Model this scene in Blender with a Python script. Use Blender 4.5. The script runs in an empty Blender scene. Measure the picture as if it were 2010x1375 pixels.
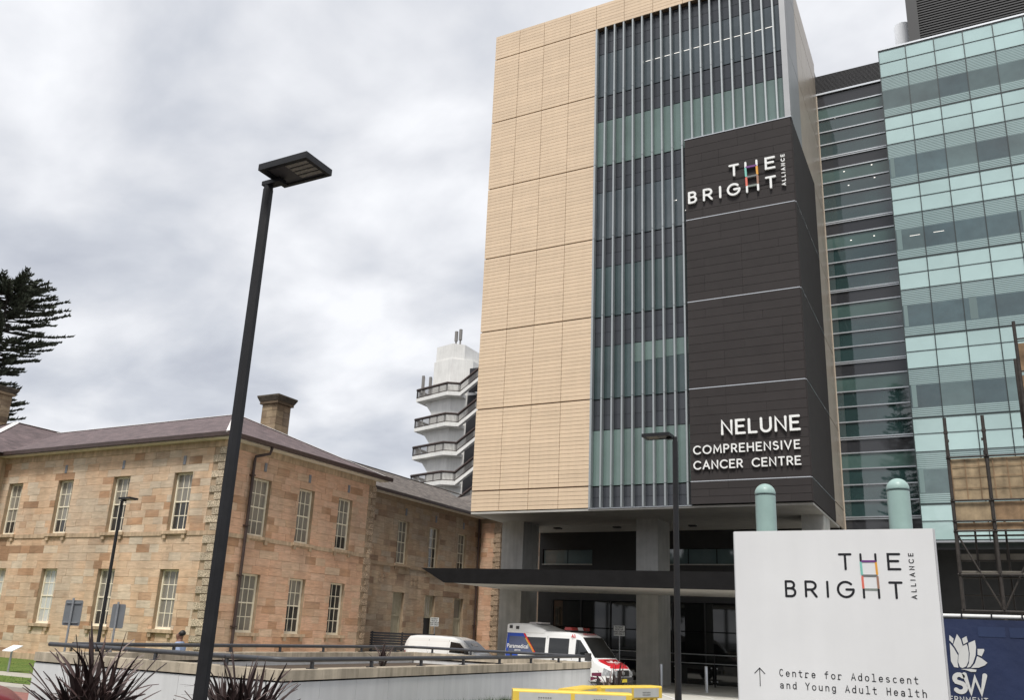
import bpy, bmesh, math, random
from mathutils import Vector, Matrix
random.seed(7)
R = math.radians
SC = bpy.context.scene
COL = SC.collection

# ------------------------------------------------------------------ camera, sky, sun, exposure
EYE = 2.3
FPX, PX, PY = 1679.22, 1005.0, 753.5           # focal length and principal point in photo pixels
YAW, PITCH, ROLL = R(-28.16365), R(16.20835), R(2.42703)
_f = Vector((math.sin(YAW)*math.cos(PITCH), math.cos(YAW)*math.cos(PITCH), math.sin(PITCH)))
_r0 = Vector((math.cos(YAW), -math.sin(YAW), 0)); _u0 = _r0.cross(_f)
CR = math.cos(ROLL)*_r0 + math.sin(ROLL)*_u0
CU = -math.sin(ROLL)*_r0 + math.cos(ROLL)*_u0
cam = bpy.data.cameras.new('camera'); camo = bpy.data.objects.new('camera', cam); COL.objects.link(camo)
camo.matrix_world = Matrix(((CR.x, CU.x, -_f.x, 0), (CR.y, CU.y, -_f.y, 0), (CR.z, CU.z, -_f.z, EYE), (0, 0, 0, 1)))
cam.sensor_fit = 'HORIZONTAL'; cam.sensor_width = 36; cam.lens = 36*FPX/2010
cam.shift_y = (PY-687.5)/2010; cam.shift_x = 0
cam.clip_start = .1; cam.clip_end = 3000
SC.camera = camo
def ray(x, y): return CR*((x-PX)/FPX) - CU*((y-PY)/FPX) + _f
def Yp(x, y, Y): d = ray(x, y); d = d*(Y/d.y); d.z += EYE; return d
def Xp(x, y, X): d = ray(x, y); d = d*(X/d.x); d.z += EYE; return d
def Zp(x, y, Z): d = ray(x, y); d = d*((Z-EYE)/d.z); d.z += EYE; return d

SUN_EL, SUN_AZ = R(60), R(166)                 # azimuth clockwise from +Y
w = bpy.data.worlds.new('World'); SC.world = w; w.use_nodes = True
def N(nt, t, **k):
    n = nt.nodes.new(t)
    for a, b in k.items(): setattr(n, a, b)
    return n
def build_world():
    nt = w.node_tree; nt.nodes.clear(); L = nt.links.new
    out = N(nt, 'ShaderNodeOutputWorld'); bg = N(nt, 'ShaderNodeBackground'); L(bg.outputs[0], out.inputs[0])
    sky = N(nt, 'ShaderNodeTexSky', sky_type='NISHITA', sun_disc=False); sky.sun_elevation = SUN_EL; sky.sun_rotation = SUN_AZ
    tc = N(nt, 'ShaderNodeTexCoord'); sp = N(nt, 'ShaderNodeSeparateXYZ'); L(tc.outputs['Generated'], sp.inputs[0])
    mz = N(nt, 'ShaderNodeMath', operation='MAXIMUM'); L(sp.outputs[2], mz.inputs[0]); mz.inputs[1].default_value = 0
    az = N(nt, 'ShaderNodeMath', operation='ADD'); L(mz.outputs[0], az.inputs[0]); az.inputs[1].default_value = .32
    cb = N(nt, 'ShaderNodeCombineXYZ')
    for i in (0, 1):
        d = N(nt, 'ShaderNodeMath', operation='DIVIDE'); L(sp.outputs[i], d.inputs[0]); L(az.outputs[0], d.inputs[1]); L(d.outputs[0], cb.inputs[i])
    def noise(scale, det, rough, dist, off):
        mp = N(nt, 'ShaderNodeMapping'); mp.inputs['Location'].default_value = off; L(cb.outputs[0], mp.inputs[0])
        mp.inputs['Rotation'].default_value = (0, 0, R(25)); mp.inputs['Scale'].default_value = (1, 1.25, 1)
        n = N(nt, 'ShaderNodeTexNoise'); n.inputs['Scale'].default_value = scale; n.inputs['Detail'].default_value = det
        n.inputs['Roughness'].default_value = rough; n.inputs['Distortion'].default_value = dist; L(mp.outputs[0], n.inputs[0]); return n.outputs[0]
    a = noise(3.3, 9, .5, .2, (3.1, .7, 0)); b = noise(1.0, 4, .5, .2, (9.2, 4.4, 0))
    mx = N(nt, 'ShaderNodeMix', data_type='FLOAT'); mx.inputs[0].default_value = .45; L(a, mx.inputs[2]); L(b, mx.inputs[3])
    rp = N(nt, 'ShaderNodeValToRGB'); L(mx.outputs[0], rp.inputs[0]); e = rp.color_ramp.elements
    e[0].position = .36; e[0].color = (.50, .525, .59, 1); e[1].position = .59; e[1].color = (.92, .93, .96, 1)
    m = e.new(.43); m.color = (.61, .635, .69, 1); m = e.new(.50); m.color = (.745, .76, .80, 1)
    sc = N(nt, 'ShaderNodeMix', data_type='RGBA', blend_type='MIX'); sc.inputs[0].default_value = .94
    sk = N(nt, 'ShaderNodeVectorMath', operation='SCALE'); sk.inputs['Scale'].default_value = .1; L(sky.outputs[0], sk.inputs[0])
    L(sk.outputs[0], sc.inputs[6]); L(rp.outputs[0], sc.inputs[7])
    L(sc.outputs[2], bg.inputs[0]); bg.inputs[1].default_value = .72
build_world()
sl = bpy.data.lights.new('sun', 'SUN'); sl.energy = 2.3; sl.angle = R(14); sl.color = (1, .965, .91)
slo = bpy.data.objects.new('sun', sl); COL.objects.link(slo)
sd = Vector((math.sin(SUN_AZ)*math.cos(SUN_EL), math.cos(SUN_AZ)*math.cos(SUN_EL), math.sin(SUN_EL)))
slo.rotation_euler = sd.to_track_quat('Z', 'Y').to_euler(); slo.location = (0, -20, 60)
SC.view_settings.view_transform = 'Standard'; SC.view_settings.look = 'None'
SC.view_settings.exposure = .62; SC.view_settings.gamma = 1; SC.view_settings.use_curve_mapping = False
try: SC.cycles.use_denoising = True
except Exception: pass

# ------------------------------------------------------------------ materials
MATS = {}
def mat(name, col, rough=.7, metal=0, ior=1.45, rnd=0., nz=(0, 0), bump=(0, 0), stretch=(1, 1, 1), col2=None, spec=.5, streak=0., extra=None, coat=0):
    """principled with world-space noise mottling, per-object tone and fine relief"""
    if name in MATS: return MATS[name]
    m = bpy.data.materials.new(name); m.use_nodes = True; nt = m.node_tree; L = nt.links.new
    bs = nt.nodes['Principled BSDF']; bs.inputs['Roughness'].default_value = rough; bs.inputs['Metallic'].default_value = metal
    bs.inputs['IOR'].default_value = ior; bs.inputs['Specular IOR Level'].default_value = spec
    if coat: bs.inputs['Coat Weight'].default_value = coat; bs.inputs['Coat Roughness'].default_value = .04
    c = (*col, 1); bs.inputs['Base Color'].default_value = c
    geo = N(nt, 'ShaderNodeNewGeometry'); mp = N(nt, 'ShaderNodeMapping'); mp.inputs['Scale'].default_value = stretch; L(geo.outputs['Position'], mp.inputs[0])
    rgb = N(nt, 'ShaderNodeRGB'); rgb.outputs[0].default_value = c; cur = rgb.outputs[0]; used = False
    if nz[1]:
        n = N(nt, 'ShaderNodeTexNoise'); n.inputs['Scale'].default_value = nz[0]; n.inputs['Detail'].default_value = 6; n.inputs['Roughness'].default_value = .6; L(mp.outputs[0], n.inputs[0])
        if col2:
            mr = N(nt, 'ShaderNodeMapRange'); mr.inputs[1].default_value = .5-.5*nz[1]*.5; mr.inputs[2].default_value = .5+.5*nz[1]*.5; L(n.outputs[0], mr.inputs[0])
            x = N(nt, 'ShaderNodeMix', data_type='RGBA'); L(mr.outputs[0], x.inputs[0]); L(cur, x.inputs[6]); x.inputs[7].default_value = (*col2, 1); cur = x.outputs[2]
        else:
            mr = N(nt, 'ShaderNodeMapRange'); mr.inputs[1].default_value = .25; mr.inputs[2].default_value = .75; mr.inputs[3].default_value = 1-nz[1]; mr.inputs[4].default_value = 1+nz[1]; L(n.outputs[0], mr.inputs[0])
            x = N(nt, 'ShaderNodeVectorMath', operation='SCALE'); L(cur, x.inputs[0]); L(mr.outputs[0], x.inputs['Scale']); cur = x.outputs[0]
        used = True
    if streak:
        mp2 = N(nt, 'ShaderNodeMapping'); mp2.inputs['Scale'].default_value = (3.2, 3.2, .22); L(geo.outputs['Position'], mp2.inputs[0])
        n = N(nt, 'ShaderNodeTexNoise'); n.inputs['Scale'].default_value = 1.6; n.inputs['Detail'].default_value = 5; L(mp2.outputs[0], n.inputs[0])
        mr = N(nt, 'ShaderNodeMapRange'); mr.inputs[1].default_value = .35; mr.inputs[2].default_value = .65; mr.inputs[3].default_value = 1-streak; mr.inputs[4].default_value = 1+streak*.3; L(n.outputs[0], mr.inputs[0])
        x = N(nt, 'ShaderNodeVectorMath', operation='SCALE'); L(cur, x.inputs[0]); L(mr.outputs[0], x.inputs['Scale']); cur = x.outputs[0]; used = True
    if rnd:
        oi = N(nt, 'ShaderNodeObjectInfo'); ad = N(nt, 'ShaderNodeMath', operation='ADD'); L(oi.outputs['Random'], ad.inputs[0]); L(geo.outputs['Random Per Island'], ad.inputs[1])
        fr = N(nt, 'ShaderNodeMath', operation='FRACT'); L(ad.outputs[0], fr.inputs[0])
        mr = N(nt, 'ShaderNodeMapRange'); mr.inputs[3].default_value = 1-rnd; mr.inputs[4].default_value = 1+rnd; L(fr.outputs[0], mr.inputs[0])
        x = N(nt, 'ShaderNodeVectorMath', operation='SCALE'); L(cur, x.inputs[0]); L(mr.outputs[0], x.inputs['Scale']); cur = x.outputs[0]; used = True
    if extra: cur = extra(nt, cur, geo, mp); used = True
    if used: L(cur, bs.inputs['Base Color'])
    if bump[1]:
        n = N(nt, 'ShaderNodeTexNoise'); n.inputs['Scale'].default_value = bump[0]; n.inputs['Detail'].default_value = 5; L(mp.outputs[0], n.inputs[0])
        b = N(nt, 'ShaderNodeBump'); b.inputs['Strength'].default_value = bump[1]; b.inputs['Distance'].default_value = .02; L(n.outputs[0], b.inputs['Height']); L(b.outputs[0], bs.inputs['Normal'])
    MATS[name] = m; return m

def stone_mat(name, stops, grey=.0, dark=1.0):
    """sandstone: every block takes its own tone off a ramp, with bedding streaks and old stains"""
    def ex(nt, cur, geo, mp):
        L = nt.links.new
        oi = N(nt, 'ShaderNodeObjectInfo'); ad = N(nt, 'ShaderNodeMath', operation='ADD'); L(oi.outputs['Random'], ad.inputs[0]); L(geo.outputs['Random Per Island'], ad.inputs[1])
        fr = N(nt, 'ShaderNodeMath', operation='FRACT'); L(ad.outputs[0], fr.inputs[0])
        rp = N(nt, 'ShaderNodeValToRGB'); L(fr.outputs[0], rp.inputs[0]); e = rp.color_ramp.elements
        e[0].position, e[0].color = stops[0][0], (*stops[0][1], 1); e[1].position, e[1].color = stops[-1][0], (*stops[-1][1], 1)
        for p, c in stops[1:-1]: q = e.new(p); q.color = (*c, 1)
        # large weathered patches
        n0 = N(nt, 'ShaderNodeTexNoise'); n0.inputs['Scale'].default_value = .33; n0.inputs['Detail'].default_value = 4; L(geo.outputs['Position'], n0.inputs[0])
        mr0 = N(nt, 'ShaderNodeMapRange'); mr0.inputs[1].default_value = .48; mr0.inputs[2].default_value = .66; mr0.inputs[4].default_value = .55+grey; L(n0.outputs[0], mr0.inputs[0])
        x0 = N(nt, 'ShaderNodeMix', data_type='RGBA'); L(mr0.outputs[0], x0.inputs[0]); L(rp.outputs[0], x0.inputs[6]); x0.inputs[7].default_value = (.49, .385, .285, 1)
        # bedding streaks inside the block
        mpb = N(nt, 'ShaderNodeMapping'); mpb.inputs['Scale'].default_value = (1.3, 1.3, 9); L(geo.outputs['Position'], mpb.inputs[0])
        sc = N(nt, 'ShaderNodeVectorMath', operation='SCALE'); L(fr.outputs[0], sc.inputs['Scale']); sc.inputs[0].default_value = (40, 17, 60)
        av = N(nt, 'ShaderNodeVectorMath', operation='ADD'); L(mpb.outputs[0], av.inputs[0]); L(sc.outputs[0], av.inputs[1])
        n1 = N(nt, 'ShaderNodeTexNoise'); n1.inputs['Scale'].default_value = 1.4; n1.inputs['Detail'].default_value = 5; n1.inputs['Distortion'].default_value = .6; L(av.outputs[0], n1.inputs[0])
        mr1 = N(nt, 'ShaderNodeMapRange'); mr1.inputs[1].default_value = .3; mr1.inputs[2].default_value = .7; mr1.inputs[3].default_value = .90*dark; mr1.inputs[4].default_value = 1.24*dark; L(n1.outputs[0], mr1.inputs[0])
        x1 = N(nt, 'ShaderNodeVectorMath', operation='SCALE'); L(x0.outputs[2], x1.inputs[0]); L(mr1.outputs[0], x1.inputs['Scale'])
        # soot stains
        n2 = N(nt, 'ShaderNodeTexNoise'); n2.inputs['Scale'].default_value = 2.3; n2.inputs['Detail'].default_value = 8; n2.inputs['Roughness'].default_value = .7; L(geo.outputs['Position'], n2.inputs[0])
        mr2 = N(nt, 'ShaderNodeMapRange'); mr2.inputs[1].default_value = .6; mr2.inputs[2].default_value = .78; mr2.inputs[4].default_value = .5; L(n2.outputs[0], mr2.inputs[0])
        x2 = N(nt, 'ShaderNodeMix', data_type='RGBA'); L(mr2.outputs[0], x2.inputs[0]); L(x1.outputs[0], x2.inputs[6]); x2.inputs[7].default_value = (.2, .14, .1, 1)
        mps = N(nt, 'ShaderNodeMapping'); mps.inputs['Scale'].default_value = (.9, .9, .12); L(geo.outputs['Position'], mps.inputs[0])
        n3 = N(nt, 'ShaderNodeTexNoise'); n3.inputs['Scale'].default_value = 1.3; n3.inputs['Detail'].default_value = 6; L(mps.outputs[0], n3.inputs[0])
        mr3 = N(nt, 'ShaderNodeMapRange'); mr3.inputs[1].default_value = .36; mr3.inputs[2].default_value = .6; mr3.inputs[3].default_value = .86; mr3.inputs[4].default_value = 1.04; L(n3.outputs[0], mr3.inputs[0])
        x3 = N(nt, 'ShaderNodeVectorMath', operation='SCALE'); L(x2.outputs[2], x3.inputs[0]); L(mr3.outputs[0], x3.inputs['Scale'])
        return x3.outputs[0]
    return mat(name, (.5, .4, .3), .9, bump=(22, .9), extra=ex, spec=.25)

ST_A = [(0, (.59, .435, .30)), (.3, (.575, .405, .27)), (.5, (.565, .375, .24)), (.66, (.53, .44, .335)), (.80, (.61, .48, .35)), (.9, (.45, .265, .155)), (1, (.31, .19, .115))]
ST_B = [(0, (.60, .39, .27)), (.3, (.585, .36, .24)), (.55, (.57, .34, .22)), (.78, (.57, .41, .285)), (.9, (.47, .275, .165)), (1, (.36, .21, .125))]
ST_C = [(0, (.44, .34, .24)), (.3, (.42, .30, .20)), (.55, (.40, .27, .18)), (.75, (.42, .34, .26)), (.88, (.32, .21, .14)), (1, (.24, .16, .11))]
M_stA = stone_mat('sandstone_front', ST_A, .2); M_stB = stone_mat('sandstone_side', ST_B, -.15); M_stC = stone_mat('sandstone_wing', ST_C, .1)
M_mortar = mat('mortar', (.38, .285, .195), .95, nz=(3, .25), spec=.2)
M_trim = mat('sandstone_trim', (.50, .37, .25), .88, nz=(2.5, .22), bump=(20, .4), rnd=.1, streak=.25, spec=.25)
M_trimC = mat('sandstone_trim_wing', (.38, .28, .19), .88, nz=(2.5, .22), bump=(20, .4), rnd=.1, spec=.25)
def verm(nt, cur, geo, mp):
    L = nt.links.new; v = N(nt, 'ShaderNodeTexVoronoi', feature='DISTANCE_TO_EDGE'); v.inputs['Scale'].default_value = 13; L(geo.outputs['Position'], v.inputs[0])
    mr = N(nt, 'ShaderNodeMapRange'); mr.inputs[1].default_value = .04; mr.inputs[2].default_value = .14; mr.inputs[3].default_value = 1; mr.inputs[4].default_value = .42; L(v.outputs[0], mr.inputs[0])
    x = N(nt, 'ShaderNodeVectorMath', operation='SCALE'); L(cur, x.inputs[0]); L(mr.outputs[0], x.inputs['Scale']); return x.outputs[0]
M_quoin = mat('carved_quoin', (.60, .495, .365), .92, nz=(2, .2), rnd=.15, extra=verm, spec=.2)
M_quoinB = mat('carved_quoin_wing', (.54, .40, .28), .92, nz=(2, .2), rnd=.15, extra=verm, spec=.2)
def slate(nt, cur, geo, mp):
    L = nt.links.new; b = N(nt, 'ShaderNodeTexBrick'); b.inputs['Scale'].default_value = 1; b.inputs['Brick Width'].default_value = .36; b.inputs['Row Height'].default_value = .075
    b.inputs['Mortar Size'].default_value = .006; b.inputs['Color1'].default_value = (1.22, 1.2, 1.2, 1); b.inputs['Color2'].default_value = (.74, .74, .76, 1); b.inputs['Mortar'].default_value = (.5, .5, .5, 1)
    s = N(nt, 'ShaderNodeSeparateXYZ'); L(geo.outputs['Position'], s.inputs[0]); ad = N(nt, 'ShaderNodeMath', operation='ADD'); L(s.outputs[0], ad.inputs[0]); L(s.outputs[1], ad.inputs[1])
    c = N(nt, 'ShaderNodeCombineXYZ'); L(ad.outputs[0], c.inputs[0]); L(s.outputs[2], c.inputs[1]); L(c.outputs[0], b.inputs[0])
    x = N(nt, 'ShaderNodeVectorMath', operation='MULTIPLY'); L(cur, x.inputs[0]); L(b.outputs[0], x.inputs[1]); return x.outputs[0]
M_slate = mat('purple_slate', (.135, .10, .10), .75, nz=(1.2, .3), extra=slate, bump=(30, .2))
M_slateG = mat('brown_grey_slate', (.15, .13, .115), .85, nz=(2.5, .5), extra=slate, bump=(14, .8))
M_gutter = mat('dark_brown_gutter', (.055, .035, .03), .5, nz=(4, .3))
M_cream = mat('cream_paint', (.84, .76, .60), .5, nz=(6, .08))
M_eave = mat('weathered_cream_eave', (.66, .59, .50), .7, nz=(3, .25))
M_lead = mat('white_flashing', (.72, .68, .66), .6, nz=(3, .1))
M_vent = mat('blue_grey_vent', (.20, .21, .23), .6, nz=(8, .2))
M_wglass = mat('old_window_glass', (.045, .043, .04), .08, ior=1.5, nz=(1.5, .4))
M_blind = mat('pane_with_blind', (.235, .215, .18), .12, ior=1.5, rnd=.12, nz=(2, .15))
M_blindW = mat('pane_with_pale_blind', (.52, .53, .50), .12, ior=1.5, rnd=.1)
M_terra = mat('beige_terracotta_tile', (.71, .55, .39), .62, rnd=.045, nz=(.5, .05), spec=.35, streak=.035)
M_terraS = mat('beige_terracotta_shaded', (.44, .375, .30), .35, rnd=.05, nz=(1.3, .06), spec=.5)  # flank shade worked into a darker, greyer copy of the tile colour
M_joint = mat('dark_joint', (.17, .115, .075), .9)
M_black = mat('black_cladding_panel', (.040, .035, .0345), .75, spec=.25, rnd=.06, nz=(1.5, .08))
M_blackj = mat('black_joint', (.01, .01, .01), .9)
M_silver = mat('silver_aluminium', (.54, .56, .58), .32, metal=.75, nz=(1, .06))
M_fin = mat('fin_aluminium', (.40, .425, .43), .38, metal=.55)
M_fins = mat('fin_shadow_return', (.10, .105, .115), .4, metal=.5)
M_metalp = mat('silver_side_cladding', (.34, .345, .35), .45, metal=.35, nz=(.8, .08))
M_chrome = mat('polished_trim', (.72, .72, .72), .2, metal=.9)
M_spand = mat('slate_spandrel_glass', (.047, .051, .06), .14, ior=1.55, rnd=.12)
M_vis = [mat('vision_mint', (.135, .195, .18), .05, ior=1.7, rnd=.12, bump=(.9, .6), nz=(.35, .2)), mat('vision_grey', (.055, .072, .082), .04, ior=1.8, rnd=.15, bump=(.9, .6), nz=(.4, .3)), mat('vision_teal', (.045, .072, .074), .04, ior=1.75, rnd=.15, bump=(.9, .6), nz=(.4, .3))]
M_spgl = mat('pale_mint_spandrel', (.43, .585, .575), .04, ior=1.85, rnd=.07, nz=(.25, .12), bump=(.9, .5))
M_blnd = mat('pale_interior_blind', (.16, .225, .22), .1, ior=1.7, rnd=.2)
M_mull = mat('dark_green_mullion', (.03, .042, .042), .4)
def frit(base, lo, hi):
    def ex(nt, cur, geo, mp):
        L = nt.links.new; tc = N(nt, 'ShaderNodeTexCoord'); s = N(nt, 'ShaderNodeSeparateXYZ'); L(tc.outputs['Generated'], s.inputs[0])
        a = N(nt, 'ShaderNodeMath', operation='LESS_THAN'); L(s.outputs[2], a.inputs[0]); a.inputs[1].default_value = lo
        b = N(nt, 'ShaderNodeMath', operation='GREATER_THAN'); L(s.outputs[2], b.inputs[0]); b.inputs[1].default_value = hi
        c = N(nt, 'ShaderNodeMath', operation='ADD'); L(a.outputs[0], c.inputs[0]); L(b.outputs[0], c.inputs[1])
        f = N(nt, 'ShaderNodeMath', operation='MULTIPLY'); L(s.outputs[2], f.inputs[0]); f.inputs[1].default_value = 27
        fr = N(nt, 'ShaderNodeMath', operation='FRACT'); L(f.outputs[0], fr.inputs[0])
        g = N(nt, 'ShaderNodeMath', operation='GREATER_THAN'); L(fr.outputs[0], g.inputs[0]); g.inputs[1].default_value = .36
        m = N(nt, 'ShaderNodeMath', operation='MULTIPLY'); L(c.outputs[0], m.inputs[0]); L(g.outputs[0], m.inputs[1])
        x = N(nt, 'ShaderNodeMix', data_type='RGBA'); L(m.outputs[0], x.inputs[0]); L(cur, x.inputs[6]); x.inputs[7].default_value = (.30, .41, .40, 1); return x.outputs[2]
    return ex
M_frit = mat('fritted_vision_glass', (.05, .085, .092), .03, ior=1.9, rnd=.3, bump=(.9, .6), nz=(.5, .45), extra=frit(0, .2, .66))
M_frit2 = mat('fritted_vision_glass_lit', (.085, .13, .13), .03, ior=1.9, rnd=.25, bump=(.9, .6), nz=(.5, .35), extra=frit(0, .2, .66))
M_rec = [mat('recess_glass_purple', (.035, .036, .04), .04, ior=1.6), mat('recess_glass_green', (.065, .115, .105), .03, ior=1.8, bump=(.9, .08), nz=(.4, .2)), mat('recess_glass_grey', (.024, .052, .052), .02, ior=2.0, bump=(.9, .08), nz=(.4, .3))]
M_louv = mat('black_louvre', (.028, .028, .032), .5)
M_conc = mat('grey_concrete', (.43, .425, .40), .8, nz=(1.6, .14), streak=.12, bump=(18, .3))
M_concl = mat('pale_concrete_soffit', (.43, .415, .385), .8, nz=(1.2, .12))
M_dark = mat('charcoal_wall', (.028, .028, .028), .6, nz=(2, .2))
M_shop = mat('dark_shopfront_glass', (.012, .013, .013), .03, ior=1.55)
M_strip = mat('strip_window_glass', (.10, .145, .155), .03, ior=1.9, nz=(.5, .3))
M_canopy = mat('black_canopy_fascia', (.010, .0095, .010), .7, nz=(2, .3), spec=.15)
M_pole = mat('black_powder_coat', (.017, .017, .019), .5, nz=(5, .25), spec=.35)
M_led = mat('led_lens', (.36, .32, .25), .3, nz=(40, .5))
M_ledd = mat('led_plate', (.10, .09, .085), .5)
M_galv = mat('galvanised_steel', (.36, .375, .39), .45, metal=.6, nz=(9, .15))
M_signb = mat('sign_back_aluminium', (.22, .235, .25), .5, metal=.4, nz=(2, .1))
M_white = mat('white_panel', (.80, .80, .80), .4, nz=(2.2, .04), spec=.4, streak=.035)
M_whedge = mat('white_panel_edge', (.62, .62, .63), .35, metal=.3)
M_mint = mat('mint_painted_steel', (.31, .435, .405), .45, nz=(7, .1), coat=.12, streak=.12)
M_ink = mat('black_print', (.013, .013, .017), .5)
M_letter = mat('white_acrylic_letter', (.86, .86, .84), .35)
M_lside = mat('letter_return_metal', (.5, .5, .5), .4, metal=.4)
LAD = dict(purple=(.17, .055, .22), teal=(.22, .55, .47), orange=(.80, .38, .06), grey=(.17, .18, .18), red=(.75, .18, .13), brown=(.36, .20, .14), green=(.24, .27, .24))
M_lad = {k: mat('ladder_'+k, v, .45) for k, v in LAD.items()}
M_blue = mat('navy_banner_cloth', (.018, .029, .078), .55, nz=(1.1, .25), bump=(5, .5))
M_blue2 = mat('navy_banner_patch', (.025, .04, .097), .5, nz=(1.5, .2))
M_logo = mat('banner_white_print', (.62, .62, .60), .6, nz=(4, .08))
M_alum = mat('white_fence_rail', (.68, .68, .66), .45)
M_coping = mat('sandstone_coping', (.50, .43, .33), .85, nz=(1.8, .2), streak=.3, rnd=.06, bump=(20, .3), spec=.25)
M_render = mat('white_render', (.69, .69, .68), .7, nz=(.9, .07), rnd=.03, spec=.3, streak=.07)
M_rail = mat('charcoal_rail', (.055, .057, .064), .42, nz=(9, .2), spec=.5)
M_leafC = mat('cordyline_leaf', (.064, .041, .038), .5, rnd=.6, nz=(6, .3), spec=.4)
M_leafP = mat('cordyline_pale_leaf', (.16, .12, .11), .55, rnd=.3)
M_pine = mat('pine_foliage', (.115, .128, .095), .8, rnd=.5, nz=(.6, .4), spec=.2)
M_bark = mat('bark', (.06, .05, .042), .9, nz=(5, .4))
M_grass = mat('lawn_turf', (.085, .145, .034), .95, nz=(2.2, .5), col2=(.155, .19, .055), bump=(30, .5), spec=.1)
M_blade = mat('grass_blade', (.055, .088, .032), .8, rnd=.5, spec=.15)
M_bladeL = mat('lawn_blade', (.10, .16, .04), .85, rnd=.35, spec=.1)
M_asph = mat('asphalt', (.055, .055, .057), .92, nz=(3, .2), bump=(60, .4))
M_path = mat('concrete_path', (.40, .38, .32), .9, nz=(1.5, .15), bump=(30, .2))
M_pave = mat('pale_forecourt_paving', (.50, .485, .44), .85, nz=(.9, .15))
M_kerb = mat('kerb_stone', (.36, .35, .31), .85, nz=(2, .2), rnd=.08)
M_brickp = mat('red_brick_paving', (.25, .11, .09), .9, nz=(3, .3))
M_line = mat('road_paint', (.72, .72, .70), .7, nz=(5, .15))
M_yel = mat('yellow_plastic', (.80, .56, .085), .45, nz=(2, .06), coat=.1)
M_refl = mat('grey_reflective_strip', (.52, .52, .49), .4, nz=(3, .12))
M_reflp = mat('barrier_print', (.20, .20, .19), .6)
M_vanw = mat('white_car_paint', (.78, .78, .77), .3, coat=.6, nz=(1, .03))
M_carred = mat('dark_red_car_paint', (.15, .015, .02), .45, coat=.15, spec=.3)
M_ambred = mat('ambulance_red', (.62, .022, .035), .35, coat=.4)
M_ambblu = mat('ambulance_blue', (.018, .075, .42), .35, coat=.4)
M_ambgrey = mat('ambulance_slate_wrap', (.085, .105, .18), .35, coat=.3)
M_ambpur = mat('ambulance_purple', (.13, .018, .05), .4)
M_cglass = mat('vehicle_glass', (.012, .013, .014), .03, ior=1.6)
M_rub = mat('black_rubber', (.016, .016, .016), .7)
M_plast = mat('dark_grey_plastic', (.045, .045, .047), .6)
M_rim = mat('wheel_rim', (.4, .4, .41), .35, metal=.7)
M_lens = mat('clear_lens', (.55, .57, .58), .08, ior=1.6)
M_hlamp = mat('headlamp_lens', (.34, .35, .36), .08, ior=1.6, nz=(9, .5))
M_redl = mat('red_lens', (.20, .018, .016), .12, ior=1.6)
M_plate = mat('yellow_plate', (.70, .55, .05), .5)
M_skin = mat('skin', (.20, .10, .065), .55)
M_hair = mat('black_hair', (.012, .010, .010), .5)
M_shirt = mat('light_blue_shirt', (.27, .33, .47), .8, nz=(20, .1))
M_trous = mat('navy_trousers', (.03, .033, .045), .8)
M_concw = mat('white_painted_concrete', (.78, .77, .74), .8, nz=(.6, .1), streak=.07)
M_bronz = mat('brown_rail', (.055, .037, .033), .6)
M_baf = mat('grey_baluster', (.22, .21, .20), .6)
M_scaf = mat('rusty_scaffold_tube', (.05, .043, .038), .65, metal=.3, nz=(7, .4))
M_hess = mat('beige_scaffold_net', (.33, .25, .155), .9, nz=(2.6, .5), rnd=.15, streak=.2)
M_hess2 = mat('brown_scaffold_net', (.25, .165, .095), .9, nz=(2.6, .5), rnd=.2, streak=.2)
M_board = mat('scaffold_board', (.17, .155, .13), .8, nz=(4, .3))
M_soil = mat('garden_soil', (.07, .05, .035), .95, nz=(6, .3))
M_cladr = mat('corrugated_white_flue', (.86, .87, .88), .5)
M_lamp = bpy.data.materials.new('ceiling_downlight'); M_lamp.use_nodes = True
_b = M_lamp.node_tree.nodes['Principled BSDF']; _b.inputs['Emission Color'].default_value = (1, .95, .85, 1); _b.inputs['Emission Strength'].default_value = .8

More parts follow.
